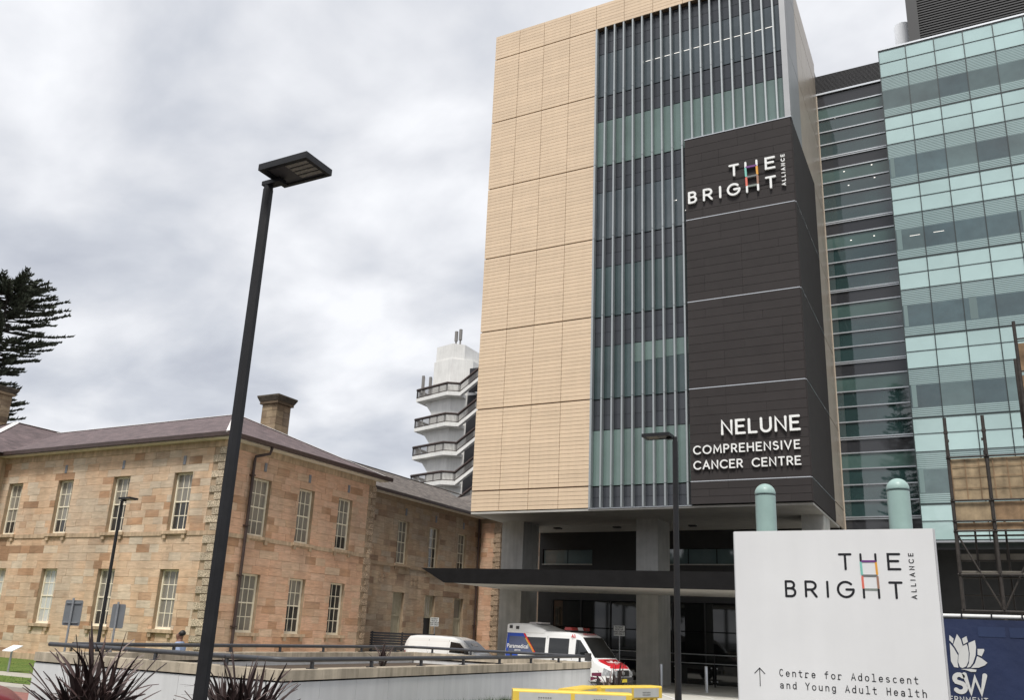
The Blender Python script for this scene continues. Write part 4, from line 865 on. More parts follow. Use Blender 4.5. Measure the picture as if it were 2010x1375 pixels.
def rail_pts(seq, bev=.5):
    out = []
    for k, p in enumerate(seq):
        if 0 < k < len(seq)-1:
            p0, p1, p2 = Vector(seq[k-1]), Vector(p), Vector(seq[k+1]); a = p1+(p0-p1).normalized()*bev; b = p1+(p2-p1).normalized()*bev
            for s in range(7): s /= 6; out.append(((1-s)**2*a.x+2*s*(1-s)*p1.x+s*s*b.x, (1-s)**2*a.y+2*s*(1-s)*p1.y+s*s*b.y, RZ))
        else: out.append((p[0], p[1], RZ))
    return out
mb = MB(); mb.tube(rail_pts([(c0[0], c0[1]), c1, c2]), .052, 14); mb.build('rail', M_rail, rl)
mb = MB(); mb.tube(rail_pts([(c0[0], c0[1]+.6), c3, (c2[0]-.12, c2[1])]), .052, 14); mb.build('rail', M_rail, rl)
def rail_post(x_, y_):
    mb = MB(); mb.box(x_-.03, x_+.03, y_-.03, y_+.03, ZC+.012, RZ-.03); mb.box(x_-.085, x_+.085, y_-.085, y_+.085, ZC+.001, ZC+.014); mb.build('post', M_rail, rl)
for k in range(8): rail_post(c1[0], c1[1]+.9+k*2.05 if k < 7 else c2[1]-.4)
for k in range(3): rail_post(c1[0]-1.5-k*2.1, c1[1])
for k in range(7): rail_post(c0[0], c0[1]+1.6+k*2.1)
for k in range(4): rail_post(c3[0]+.9+k*1.7, c3[1])

# ================================================================== LAMP POSTS
def lamp_post(label, x_, y_, zt, flip=1, wd=.15):
    t = thing('lamp_post', label, 'lamp post', (x_, y_, gz(x_, y_)), group='flat-headed black lamp posts'); g = gz(x_, y_)
    mb = MB(); a = wd/2; b = wd/2*.8
    n = 8; lo = [(a*1.0*math.cos(R(22.5+45*k)), a*math.sin(R(22.5+45*k))) for k in range(n)]; hi = [(p[0]*b/a, p[1]*b/a) for p in lo]
    mb.add([(x_+p[0], y_+p[1], g) for p in lo]+[(x_+p[0], y_+p[1], zt-.1) for p in hi], [(k, (k+1) % n, n+(k+1) % n, n+k) for k in range(n)]+[tuple(range(2*n-1, n-1, -1))]); mb.build('pole', M_pole, t)
    mb = MB(); mb.box(x_-.17, x_+.17, y_-.17, y_+.17, g, g+.03); mb.build('base_plate', M_pole, t)
    x0, x1 = sorted((x_+.07*flip, x_+.74*flip)); y0, y1 = y_-.25, y_+.17
    mb = MB(); mb.box(x0, x1, y0, y1, zt+.022, zt+.075); f_ = .045
    mb.box(x0, x1, y0, y0+f_, zt, zt+.021); mb.box(x0, x1, y1-f_, y1, zt, zt+.021); mb.box(x0, x0+f_*1.8, y0+f_, y1-f_, zt, zt+.021); mb.box(x1-f_, x1, y0+f_, y1-f_, zt, zt+.021); hd = mb.build('luminaire', M_pole, t)
    mb = MB(); mb.box(x0+f_*1.8, x1-f_, y0+f_, y1-f_, zt+.014, zt+.0215); mb.build('led_plate', M_ledd, hd)
    for k in range(4):
        ya = y0+.06+k*.073; xa, xb = sorted((x_+.4*flip, x_+.69*flip)); mb = MB(); mb.box(xa, xb, ya, ya+.05, zt+.006, zt+.0139); mb.build('led_strip', M_led, hd)
    mb = MB(); mb.tube([(x_, y_, zt-.14), (x_, y_, zt)], .05, 10); mb.box(x_-.06, x_+.2*flip, y_-.05, y_+.05, zt-.05, zt-.001); mb.build('bracket', M_pole, t)
lamp_post('tall black lamp post with flat head, nearest, before the sandstone corner', -6.5, 6.22, 7.0, 1, .145)
lamp_post('slim black lamp post with flat head standing on the lawn before sash windows', -30.2, 23.35, 6.8, 1, .15)
lamp_post('black lamp post with its head turned left before the tower columns', -5.86, 19.2, 6.88, -1, .155)

# ================================================================== SIGNS
def back_sign(label, x_, y_, zc, w_, h_, brk):
    t = thing('road_sign', label, 'sign', (x_, y_, gz(x_, y_)), group='road signs seen from behind'); rz = R(28)
    mb = MB(); mb.tube([(x_, y_, 0), (x_, y_, zc+h_/2+.06)], .03, 10); mb.build('post', M_galv, t)
    U = Vector((math.cos(R(12)), math.sin(R(12)), 0)); Nn = Vector((-U.y, U.x, 0)); c = Vector((x_, y_, zc))+Nn*.05; mb = MB(); r_ = .05
    out = []
    for (sx, sz, a0) in ((1, 1, 0), (-1, 1, 90), (-1, -1, 180), (1, -1, 270)):
        for k in range(5): a = R(a0+22.5*k); out.append((sx*(w_/2-r_)+r_*math.cos(a), sz*(h_/2-r_)+r_*math.sin(a)))
    n = len(out); vs = [c+U*p[0]+Vector((0, 0, p[1])) for p in out]+[c+U*p[0]+Vector((0, 0, p[1]))+Nn*.008 for p in out]
    mb.add(vs, [tuple(range(n)), tuple(range(2*n-1, n-1, -1))]+[(k, k+n, (k+1) % n+n, (k+1) % n) for k in range(n)]); mb.build('plate', M_signb, t)
    if brk:
        for dz in (-h_*.38, h_*.38):
            q = c-Nn*.02+Vector((0, 0, dz)); mb = MB(); mb.add([q+U*a*w_*.42+Nn*b*.015+Vector((0, 0, e*.012)) for a in (-1, 1) for b in (-1, 1) for e in (-1, 1)], [(0, 1, 3, 2), (4, 6, 7, 5), (0, 4, 5, 1), (2, 3, 7, 6), (0, 2, 6, 4), (1, 5, 7, 3)]); mb.build('bracket', M_galv, t)
back_sign('grey back of a road sign with two cross brackets, left of the dark lamp post', -23.3, 16.95, 2.32, .62, .72, True)
p = Yp(222, 1250, 17.6); back_sign('plain grey back of a narrow road sign just right of the slim lamp post', p.x, 17.6, 2.28, .46, .68, False)
def pick_sign(label, a, b, Y):
    p, q = Yp(*a, Y), Yp(*b, Y); x_, z_ = (p.x+q.x)/2, (p.z+q.z)/2; w_, h_ = abs(q.x-p.x)*.85, abs(p.z-q.z)
    t = thing('parking_sign', label, 'sign', (x_, Y, 0), group='pick up signs on posts')
    mb = MB(); mb.tube([(x_, Y+.04, 0), (x_, Y+.04, z_+h_/2)], .03, 8); mb.build('post', M_galv, t)
    piece('plate', (x_-w_/2, x_+w_/2, Y-.006, Y+.006, z_-h_/2, z_+h_/2), M_signw, t)
    for k, tx in enumerate(('PATIENT', 'PICK UP', 'AND DROP', 'OFF ONLY')):
        text_part(tx, h_*.235, Matrix.Translation(Vector((x_, Y-.012, z_+h_*(.34-.225*k)))-ORG[t]) @ Matrix.Rotation(R(90), 4, 'X'), M_ink, t, bold=.003)
M_signw = mat('white_sign_plate', (.62, .63, .62), .5)
pick_sign('small white pick up notice on a post beyond the white van', (844, 1213), (862, 1231), 45.2)
pick_sign('small white pick up notice on a post right of the ambulance', (1203, 1229), (1228, 1250), 40.6)
# the big wayfinding sign
ws = thing('wayfinding_sign', 'large white directory panel with ladder logo held between two mint domed posts', 'sign', (-.66, 5.1, gz(0, 5)))
g0 = gz(-.6, 5)
mb = MB(); mb.box(-1.183, -.150, 5.0, 5.03, g0+.25, 2.91); mb.build('panel', M_white, ws)
for (x0, x1) in ((-1.189, -1.184), (-.149, -.141)): piece('panel_edge', (x0, x1, 5.004, 5.045, g0+.25, 2.908), M_whedge, ws)
for (xc, zt) in ((-1.026, 3.205), (-.308, 3.205)):
    mb = MB(); r_ = .0585; mb.lathe([(r_, 0), (r_, zt-r_-.012-g0)], (xc, 5.14, g0), 28); ps = mb.build('post', M_mint, ws)
    mb = MB(); mb.lathe([(r_*.96, -.012), (r_*.96, -.008), (r_+.001, -.006)]+[((r_+.001)*math.cos(R(9*k)), r_*math.sin(R(9*k))) for k in range(11)], (xc, 5.14, zt-r_), 28); mb.build('dome_cap', M_mint, ps)
    mb = MB(); mb.lathe([(r_+.0006, 0), (r_+.0006, .004)], (xc, 5.14, zt-r_-.014), 28); mb.build('seam', M_mull, ps)
sgc = lambda u, v, d: (u, 5.0-d, v)
logo(ws, lambda p: p, .006, sgc, .0, .0012, M_ink, .0003, 1)
mono('Centre for Adolescent', -.962, .0331, 2.132, .034, .0021, sgc, 0, .0012, M_ink, ws)
mono('and Young Adult Health', -.962, .0331, 2.070, .034, .0021, sgc, 0, .0012, M_ink, ws)
for k, s in enumerate(([(-1.067, 2.074), (-1.067, 2.166)], [(-1.094, 2.139), (-1.067, 2.167), (-1.040, 2.139)])):
    mb = MB(); ribbon(mb, s, .002, sgc, 0, .0012+k*.0003); mb.build('arrow_stroke', M_ink, ws)
# blue hoarding banner on site fence
hd = thing('site_fence', 'navy banner with white flower emblem on a temporary site fence', 'fence', (1, 11, gz(1, 11)))
gh = gz(1, 11); mb = MB(); nx, nz_ = 40, 8; vs = []
for j in range(nz_+1):
    for i in range(nx+1): vs.append((-.75+i*.12, 10.985+.002*math.sin(i*1.3+j), gh+.12+(2.64-gh-.12)*j/nz_))
mb.add(vs, [(j*(nx+1)+i, j*(nx+1)+i+1, (j+1)*(nx+1)+i+1, (j+1)*(nx+1)+i) for j in range(nz_) for i in range(nx)], True); mb.build('banner', M_blue, hd)
mb = MB(); mb.tube([(-.75, 11.03, 2.675), (4.1, 11.03, 2.675)], .022, 10); mb.build('top_rail', M_alum, hd)
for x_ in (-.75, 1.65, 4.05): mb = MB(); mb.tube([(x_, 11.06, gh), (x_, 11.06, 2.7)], .022, 10); mb.build('fence_post', M_alum, hd)
for k in range(15): piece('cable_tie', (-.42+k*.29, -.405+k*.29, 10.99, 11.06, 2.645, 2.7), M_ink, hd)
for (a, b) in ((.02, .28), (.32, .9)): piece('banner_patch', (a, b, 10.9805, 10.9815, 2.46, 2.565), M_blue2, hd)
bc = lambda u, v, d: (u, 10.980-d, v)
def bn(px): p = Yp(1850+px[0]/7.856, 1200+px[1]/7.856, 10.97); return (p.x, p.z)
PET = [[(310, 545), (250, 660), (240, 790), (270, 870), (310, 885), (365, 860), (400, 780), (405, 650), (390, 560), (375, 515)],
       [(398, 500), (500, 455), (517, 560), (510, 690), (470, 810), (425, 870), (375, 880), (408, 810), (420, 660)],
       [(535, 700), (610, 740), (693, 805), (650, 845), (560, 880), (440, 885), (500, 810)], [(540, 590), (640, 590), (645, 615), (605, 705), (540, 680)],
       [(165, 525), (222, 360), (280, 440), (312, 545), (248, 660), (200, 575)], [(300, 430), (370, 392), (392, 480), (325, 520)], [(105, 375), (170, 430), (160, 510), (105, 455)],
       [(110, 500), (170, 570), (240, 690), (232, 800), (245, 880), (180, 870), (130, 780)], [(280, 900), (440, 898), (525, 912), (515, 945), (440, 945), (370, 920)]]
for k, pl in enumerate(PET):
    pts = [bn(q) for q in pl]; mb = MB(); n = len(pts); mb.add([bc(q[0], q[1], .001) for q in pts], [tuple(range(n-1, -1, -1))]); mb.build('emblem_petal', M_logo, hd)
for (c, a, b) in (('S', (180, 1265), (355, 960)), ('W', (345, 1285), (675, 985))):
    p, q = bn(a), bn(b); h = .185; wd = .33-.0; mb = MB()
    for s in GL[c][1]: ribbon(mb, [(p[0]+.015+u*(q[0]-p[0]-.03)/GL[c][0], 1.872+v*h) for u, v in s], .023, bc, 0, .002)
    mb.build('letter', M_logo, hd)
mb = MB()
for s in GL['N'][1]: ribbon(mb, [(-.50+u*.2, 1.872+v*.185) for u, v in s], .023, bc, 0, .002)
mb.build('letter', M_logo, hd)
word('GOVERNMENT', -.52, .045, 1.775, .05, .004, bc, 0, .002, M_logo, hd)
# small information plaque on the lawn
p = Zp(15, 1322, 0); pq = thing('plaque_stand', 'small white information plaque tilted on a stand in the lawn', 'sign', (p.x, p.y, 0))
mb = MB(); mb.tube([(p.x, p.y, 0), (p.x, p.y, .86)], .04, 8); mb.build('stand', M_galv, pq)
mb = MB(); mb.add([(p.x-.3, p.y-.2, .82), (p.x+.3, p.y-.2, .82), (p.x+.3, p.y+.22, 1.02), (p.x-.3, p.y+.22, 1.02), (p.x-.3, p.y-.2, .79), (p.x+.3, p.y-.2, .79), (p.x+.3, p.y+.22, .99), (p.x-.3, p.y+.22, .99)], [(0, 1, 2, 3), (7, 6, 5, 4), (0, 4, 5, 1), (1, 5, 6, 2), (2, 6, 7, 3), (3, 7, 4, 0)]); mb.build('plate', M_white, pq)
# slatted screen by the wing
sf = thing('slat_screen', 'low black slatted screen between the sandstone building and the white van', 'fence', (-29.2, 41.2, 0))
for i in range(14): piece('slat', (-30.5, -26.2, 41.2, 41.24, .12+i*.137, .225+i*.137), M_louv, sf)
for x_ in (-30.45, -28.4, -26.3): piece('post', (x_, x_+.07, 41.25, 41.33, 0, 2.04), M_louv, sf)
# stainless bollards and glass balustrade
for lab, px in (('stainless steel bollard beside the concrete column', (1298, 1355)), ('stainless steel bollard nearer the white directory panel', (1387, 1361))):
    p = Zp(*px, 0); t = thing('bollard', lab, 'bollard', (p.x, p.y, 0), group='steel bollards at the entrance'); mb = MB(); mb.lathe([(.075, 0), (.075, 1.13), (.07, 1.145), (0, 1.15)], (p.x, p.y, 0), 20); mb.build('tube', M_silver, t)
    mb = MB(); mb.lathe([(.11, 0), (.11, .012), (.076, .013)], (p.x, p.y, .006), 20); mb.build('base_ring', M_silver, t)
bl = thing('balustrade', 'glass balustrade with two thin steel rails before the dark shopfront', 'railing', (-12, 45.8, 0))
for z in (1.58, 1.14): mb = MB(); mb.tube([(-22, 45.8, z), (-6, 45.8, z)], .025, 8); mb.build('rail', M_silver, bl)
for i in range(9):
    x_ = -21.8+i*1.95; mb = MB(); mb.box(x_-.02, x_+.02, 45.78, 45.86, 0, 1.58); mb.build('post', M_pole, bl)
    if i < 8:
        piece('glass_panel', (x_+.1, x_+1.85, 45.79, 45.802, .1, 1.05), M_shop, bl)
        for (u, z) in ((.14, .25), (.14, .9), (1.8, .25), (1.8, .9)): piece('glass_clamp', (x_+u-.03, x_+u+.03, 45.76, 45.79, z, z+.06), M_silver, bl)
# red brick and concrete behind: vents in soffit are parts of the tower; scaffold ------------------------------------------------
sc_ = thing('scaffold', 'rusty tube scaffold hung with beige netting before the glass block', 'scaffold', (1.5, 29, 0))
def tubep(name, pts, r_, m=M_scaf, par=None): mb = MB(); mb.tube(pts, r_, 8); return mb.build(name, m, par or sc_)
sx = [-.24, .76, 1.86, 2.9, 3.9]; sy = [28.0, 29.2]; lev = [3.4, 4.4, 5.62, 5.9, 6.5, 7.78]
for yy in sy:
    for i, x_ in enumerate(sx):
        zt = 9.0 if i < 2 else 11.8; tubep('standard', [(x_, yy, 0), (x_, yy, zt-(.0 if yy == 28 else .8))], .048)
        mb = MB()
        for z in (8.55, 7.78, 6.5, 5.62, 4.4): mb.box(x_-.06, x_+.06, yy-.05, yy+.05, z-.035, z+.035)
        mb.build('coupler', M_scaf, sc_)
for z in lev:
    for yy in sy: tubep('ledger', [(-.3, yy-.05, z), (4.1, yy-.05, z)], .028)
    for x_ in sx: tubep('transom_tube', [(x_, 27.9, z+.06), (x_, 29.3, z+.06)], .025)
for i, (x0, x1) in enumerate(zip(sx, sx[1:])):
    for (z0, z1, m) in ((6.53, 7.74, M_hess), (5.94, 6.46, M_hess2 if i else M_hess), (5.66, 5.87, M_hess2)):
        mb = MB(); n = 6; vs = [(x0+.05+(x1-x0-.1)*a/n, 28.02+.005*math.sin(a*1.9+i+z0), z0+(z1-z0)*b/3) for b in range(4) for a in range(n+1)]
        mb.add(vs, [(b*(n+1)+a, b*(n+1)+a+1, (b+1)*(n+1)+a+1, (b+1)*(n+1)+a) for b in range(3) for a in range(n)], True); mb.build('netting', m, sc_)
    if i >= 2:
        for (z0, z1) in ((7.84, 9.0), (9.1, 10.2), (10.3, 11.2)):
            mb = MB(); vs = [(x0+.04+(x1-x0-.08)*a/4, 28.3+.008*math.sin(a+z0), z0+(z1-z0)*b) for b in (0, 1) for a in range(5)]; mb.add(vs, [(a, a+1, a+6, a+5) for a in range(4)], True); mb.build('netting', M_hess2, sc_)
            tubep('ledger', [(x0, 28.0, z1+.05), (x1, 28.0, z1+.05)], .025)
    for k in range(4): piece('board', (x0+.03, x1-.03, 28.1+k*.26, 28.34+k*.26, 4.47, 4.51), M_board, sc_)
    tubep('brace', [(x0, 28.05, 3.4 if i % 2 else 5.6), (x1, 28.05, 5.6 if i % 2 else 3.4)], .025)
for k in range(5): tubep('standard', [(.26+k*.8, 29.25, 0), (.26+k*.8, 29.25, 6.4)], .03)
for z in (2.9, 3.9, 4.9): tubep('ledger', [(-.3, 29.3, z), (4.1, 29.3, z)], .026)
for k in range(6): piece('net_seam', (-.2+k*.36, -.17+k*.36, 27.99, 28.0, 6.54, 7.72), M_hess2, sc_)
for z in (6.86, 7.2, 7.5): piece('net_seam', (-.2, 1.84, 27.988, 27.998, z, z+.014), M_hess2, sc_)
for k in range(3): piece('toe_board', (-.2+k*1.3, 1.0+k*1.3, 29.3, 29.33, 4.9, 5.1), M_board, sc_)
# ================================================================== PLANTS
def leaf_mesh(L_, wd, bend, seed, m):
    rr_ = random.Random(seed); n = 7; vs = []; tw_ = rr_.uniform(-.6, .6)
    for i in range(n+1):
        s = i/n; a = bend*s*s; z = L_*(s-.32*abs(a)*s*s); r_ = L_*math.sin(a)*s*.75; w_ = wd*(min(1, .45+s*2.2))*(1-s**3)**.9; t_ = tw_*s
        vs += [(r_-w_*math.sin(t_), -w_*math.cos(t_), z), (r_-wd*.25, 0, z-.0), (r_+w_*math.sin(t_), w_*math.cos(t_), z)]
    fs = []
    for i in range(n): fs += [(i*3, i*3+1, i*3+4, i*3+3), (i*3+1, i*3+2, i*3+5, i*3+4)]
    return MB().add(vs, fs, True).mesh('leaf', m)
LEAF = [leaf_mesh(1, .043, b, k, M_leafC) for k, b in enumerate((.05, .1, .18, .28, .42, .7))]; LEAFP = leaf_mesh(1, .05, .3, 9, M_leafP)
def cordyline(label, x_, y_, z_, hgt, spread, n, seed):
    rr_ = random.Random(seed); t = thing('cordyline', label, 'plant', (x_, y_, z_), group='purple strap-leaved plants'); mb = MB()
    heads = [(0, 0, .25*hgt), (.16*spread, .08*spread, .18*hgt), (-.2*spread, -.05*spread, .15*hgt), (.02, -.2*spread, .1*hgt)]
    for (a, b, h) in heads: mb.tube([(x_+a*.4, y_+b*.4, z_), (x_+a, y_+b, z_+h+.06)], .035, 6)
    mb.build('stem', M_bark, t)
    for i in range(n):
        a, b, h = heads[i % 4]; o = bpy.data.objects.new('leaf', LEAFP if rr_.random() < .08 else LEAF[min(5, int(abs(rr_.gauss(0, 2.4))))])
        k = rr_.random()**.7; tilt = k*.92; L_ = hgt*rr_.uniform(.55, .86)*(1.05-.25*k); o.location = (a, b, h*rr_.uniform(.5, 1)); o.rotation_euler = (0, tilt, rr_.uniform(0, 6.283)); o.scale = (L_, L_*rr_.uniform(.8, 1.25)/max(.5, hgt), L_); o.rotation_mode = 'XYZ'
        link(o, t)
def at_r(px, r): d = ray(px, 1215); h = math.hypot(d.x, d.y); return d.x/h*r, d.y/h*r
for lab, px, r_, h, s, n, sd_ in (('spiky purple strap-leaved plant below the end of the rail, left of the lamp post', 208, 14.2, 1.55, 1.1, 150, 1), ('spiky purple strap-leaved plant right of the tall lamp post', 492, 13.2, 1.42, 1.1, 140, 2)):
    x_, y_ = at_r(px, r_); cordyline(lab, x_, y_, gz(x_, y_), h, s, n, sd_)
cordyline('small purple strap-leaved plant at the wall end before the ambulance', -11.35, 29.6, .0, 1.5, .8, 46, 3)
cordyline('purple strap-leaved plant inside the walled bed before the white van', -17.6, 24.6, 1.0, .95, .6, 22, 4)
def tuft(label, x0, x1, y0, y1, h, n, seed):
    rr_ = random.Random(seed); mb = MB()
    for i in range(n):
        X, Y = rr_.uniform(x0, x1), rr_.uniform(y0, y1); a = rr_.uniform(0, 6.28); l = h*rr_.uniform(.6, 1.1); b = rr_.uniform(.15, .6)*l; c, s = math.cos(a), math.sin(a); w_ = .008; z_ = gz(X, Y)
        mb.add([(X-s*w_, Y+c*w_, z_), (X+s*w_, Y-c*w_, z_), (X+c*b*.35+s*w_, Y+s*b*.35-c*w_, z_+l*.6), (X+c*b*.35-s*w_, Y+s*b*.35+c*w_, z_+l*.6), (X+c*b, Y+s*b, z_+l)], [(0, 1, 2, 3), (3, 2, 4)])
    tag(mb.build('strappy_grass', M_blade), label, 'grass', kind='stuff')
tuft('dark green strappy grass at the foot of the white wall beside the yellow barrier', -11.7, -10.4, 17.2, 22.4, .62, 5200, 4)

# ================================================================== YELLOW WATER BARRIERS
def barrier(label, A_, B_, zt):
    A_, B_ = Vector(A_), Vector(B_); L_ = (B_-A_).length; ang = math.atan2(B_.y-A_.y, B_.x-A_.x); mid = (A_+B_)/2; g = gz(mid.x, mid.y)
    t = thing('water_barrier', label, 'barrier', (A_.x, A_.y, g), ang, 'yellow plastic barriers', local=True); H_ = zt-g
    mb = MB(); mb.box(.1, L_-.1, -.14, .14, .12, H_-.26); mb.box(.06, L_-.06, -.22, .22, .0, .11); mb.build('body', M_yel, t)
    mb = MB(); mb.box(0, L_, -.19, .19, H_-.26, H_-.03); mb.prism([(-.19, H_-.03), (.19, H_-.03), (.165, H_), (-.165, H_)], 'x', 0, L_); mb.build('top_band', M_yel, t)
    n = 8
    for i in range(n):
        u = .14+(L_-.28)*(i+.5)/n
        for s in (-1, 1): mb = MB(); mb.prism([(u-.07, s*.14), (u-.035, s*.19), (u+.035, s*.19), (u+.07, s*.14)], 'z', .13, H_-.265); mb.build('rib', M_yel, t)
    for s in (-1, 1):
        for (a, b) in ((.12, L_/2-.04), (L_/2+.04, L_-.12)):
            mb = MB(); y0, y1 = sorted((s*.191, s*.196)); mb.box(a, b, y0, y1, H_-.235, H_-.045); q = mb.build('reflective_strip', M_refl, t)
            c = (a+b)/2; mb = MB()
            for k in range(2):
                for j in range(6): y2, y3 = sorted((s*.1965, s*.199)); mb.box(c-.13+j*.045, c-.1+j*.045, y2, y3, H_-.145-k*.05, H_-.12-k*.05)
            mb.build('print', M_reflp, q)
p0, p1 = Zp(1006, 1353, 1.25), Zp(1237, 1362, 1.25); barrier('yellow plastic road barrier with grey strips, front one by the grass', (p0.x, p0.y), (p1.x, p1.y), 1.25)
p0, p1 = Zp(1168, 1348, 1.25), Zp(1287, 1347, 1.25); barrier('yellow plastic road barrier, rear right one below the ambulance', (p0.x, p0.y), (p1.x, p1.y), 1.25)
p0, p1 = Zp(1083, 1355, 1.25), Zp(1158, 1347, 1.25); barrier('yellow plastic road barrier at a slant between the front and rear ones', (p0.x+.1, p0.y+.5), (p1.x, p1.y), 1.25)

# ================================================================== VEHICLES
class Body:
    def __init__(s, ztop, hw, zb, x0, x1, rr): s.zt, s.hw, s.zb, s.x0, s.x1, s.rr = ztop, hw, zb, x0, x1, rr
    def sec(s, x_):
        zt = s.zt(x_); r_ = min(s.rr, (zt-s.zb)*.35); zs = [s.zb+(zt-r_-s.zb)*i/9 for i in range(10)]; P = [(s.hw(x_, z), z) for z in zs]; w_ = P[-1][0]
        for k in range(1, 6): a = R(18*k); P.append((w_-r_*1.0+r_*math.cos(a), zt-r_+r_*.93*math.sin(a)))
        w2 = P[-1][0]; z2 = P[-1][1]
        for k in range(1, 5): u = k/4; P.append((w2*(1-u), z2+(zt-z2)*(1-(1-u)**2)))
        return P
    def top(s, x_, y):
        P = s.sec(x_); y = abs(y)
        for (a, b), (c, d) in zip(P[9:], P[10:]):
            if c <= y <= a: return b+(d-b)*((a-y)/(a-c) if a > c else 0)
        return P[-1][1]
    def mesh(s, n=46):
        mb = MB(); secs = []
        for i in range(n+1):
            t_ = i/n; x_ = s.x0+(s.x1-s.x0)*(t_-.06*math.sin(2*math.pi*t_)*1.0); P = s.sec(x_); secs.append([(x_, y, z) for y, z in P]+[(x_, -y, z) for y, z in P[-2::-1]])
        m = len(secs[0]); vs = [p for q in secs for p in q]; fs = []
        for i in range(n):
            for k in range(m-1): fs.append((i*m+k, (i+1)*m+k, (i+1)*m+k+1, i*m+k+1))
            fs.append((i*m+m-1, (i+1)*m+m-1, (i+1)*m, i*m))
        mb.add(vs, fs, True); mb.add(secs[0], [tuple(range(m))]); mb.add(secs[-1], [tuple(range(m-1, -1, -1))]); return mb
    def side(s, c, m, parent, name, off=.006, sides=(-1, 1), n=6):
        out = []
        for sd_ in sides:
            mb = MB(); vs = []
            for j in range(n+1):
                for i in range(n+1):
                    a, b = i/n, j/n; x_ = (c[0][0]*(1-a)+c[1][0]*a)*(1-b)+(c[3][0]*(1-a)+c[2][0]*a)*b; z = (c[0][1]*(1-a)+c[1][1]*a)*(1-b)+(c[3][1]*(1-a)+c[2][1]*a)*b
                    vs.append((x_, sd_*(s.hw(x_, z)+off), z))
            f = [(j*(n+1)+i, j*(n+1)+i+1, (j+1)*(n+1)+i+1, (j+1)*(n+1)+i) for j in range(n) for i in range(n)]
            mb.add(vs, f if sd_ < 0 else [q[::-1] for q in f], True); out.append(mb.build(name, m, parent))
        return out
    def over(s, x0, x1, w0, w1, m, parent, name, off=.008, n=10):
        mb = MB(); vs = []
        for i in range(n+1):
            x_ = x0+(x1-x0)*i/n; w_ = w0+(w1-w0)*i/n
            for j in range(n+1): y = -w_+2*w_*j/n; vs.append((x_, y, s.top(x_, y)+off))
        mb.add(vs, [(i*(n+1)+j, (i+1)*(n+1)+j, (i+1)*(n+1)+j+1, i*(n+1)+j+1) for i in range(n) for j in range(n)], True); return mb.build(name, m, parent)
def lerp_tab(tab):
    def f(x_):
        if x_ <= tab[0][0]: return tab[0][1]
        for (a, b), (c, d) in zip(tab, tab[1:]):
            if x_ <= c: t_ = (x_-a)/(c-a); return b+(d-b)*t_
        return tab[-1][1]
    return f
def wheels(t, xs, hw, r_, z=0):
    for x_ in xs:
        for s in (-1, 1):
            y = s*(hw-.1); mb = MB(); prof = [(r_*.62, -.1), (r_*.97, -.1), (r_, -.06), (r_, .06), (r_*.97, .1), (r_*.62, .1)]; n = 24; vs = []
            for (q, o_) in prof: vs += [(x_+q*math.cos(6.2832*k/n), y+o_, r_+q*math.sin(6.2832*k/n)) for k in range(n)]
            mb.add(vs, [(i*n+k, i*n+(k+1) % n, (i+1)*n+(k+1) % n, (i+1)*n+k) for i in range(5) for k in range(n)], True); wl_ = mb.build('wheel', M_rub, t)
            mb = MB(); yo = y+s*.085; vs = [(x_+r_*.64*math.cos(6.2832*k/n), yo, r_+r_*.64*math.sin(6.2832*k/n)) for k in range(n)]+[(x_, yo-s*.03, r_)]
            mb.add(vs, [(k, (k+1) % n, n) for k in range(n)]); mb.build('rim', M_rim, wl_)
            mb = MB(); R2 = r_*1.16; vs = [(x_+R2*math.cos(R(-12+204*k/20)), s*(hw+.004), r_+R2*math.sin(R(-12+204*k/20))) for k in range(21)]+[(x_, s*(hw+.004), r_)]
            mb.add(vs, [(k, k+1, 21) for k in range(20)]); mb.build('wheel_arch', M_rub, t)
# ambulance
am = thing('ambulance', 'white ambulance with red bonnet and blue tail parked before the concrete columns', 'ambulance', (-16.73, 37.82, 0), R(-12.5), local=True)
zt_ = lerp_tab([(-3, 2.36), (-2.9, 2.42), (0.6, 2.42), (1.05, 2.36), (1.3, 2.25), (1.4, 2.17), (2.12, 1.32), (2.25, 1.25), (2.75, 1.06), (2.92, .92), (3.0, .74)])
def hwA(x_, z):
    w_ = .965 if x_ < 1.2 else .965-.02*(x_-1.2)
    if x_ > 2.3: w_ -= .22*((x_-2.3)/.7)**2.2
    if z > 1.2: w_ -= .13*((z-1.2)/1.2)**1.5
    if x_ < -2.85: w_ -= .04*(-2.85-x_)/.15
    return w_
B_ = Body(zt_, hwA, .38, -3, 3.0, .16); body = B_.mesh().build('body', M_vanw, am)
rb = lerp_tab([(-3, 2.70), (-2.6, 2.74), (-1.7, 2.74), (-.9, 2.52), (-.7, 2.43)])
RB = Body(rb, lambda x_, z: .86-.06*max(0, z-2.3), 2.3, -2.99, -.72, .1); RB.mesh(20).build('raised_roof', M_vanw, am)
mb = MB(); mb.box(-2.05, -1.35, -.35, .35, 2.74, 2.8); mb.build('roof_hatch', M_lead, am)
B_.over(1.36, 2.1, .74, .84, M_cglass, am, 'windscreen', .012)
B_.over(2.14, 2.94, .89, .70, M_ambred, am, 'bonnet', .008)
mb = MB(); mb.box(2.2, 2.32, -.4, .4, 1.262, 1.268); mb.build('bonnet_vent', M_rub, am)
B_.side([(1.08, 1.36), (2.02, 1.33), (1.32, 2.08), (1.1, 2.1)], M_cglass, am, 'cab_window', n=5)
B_.side([(-.42, 1.33), (.72, 1.33), (.72, 2.12), (-.42, 2.12)], M_cglass, am, 'side_window'); B_.side([(-1.9, 1.33), (-.62, 1.33), (-.62, 2.12), (-1.9, 2.12)], M_cglass, am, 'side_window')
B_.side([(-2.98, .42), (-2.2, .42), (-2.2, 2.28), (-2.98, 2.28)], M_ambblu, am, 'blue_wrap', .005); B_.side([(-2.2, 1.95), (-1.75, 1.95), (-1.95, 2.28), (-2.2, 2.28)], M_ambblu, am, 'blue_wrap', .005)
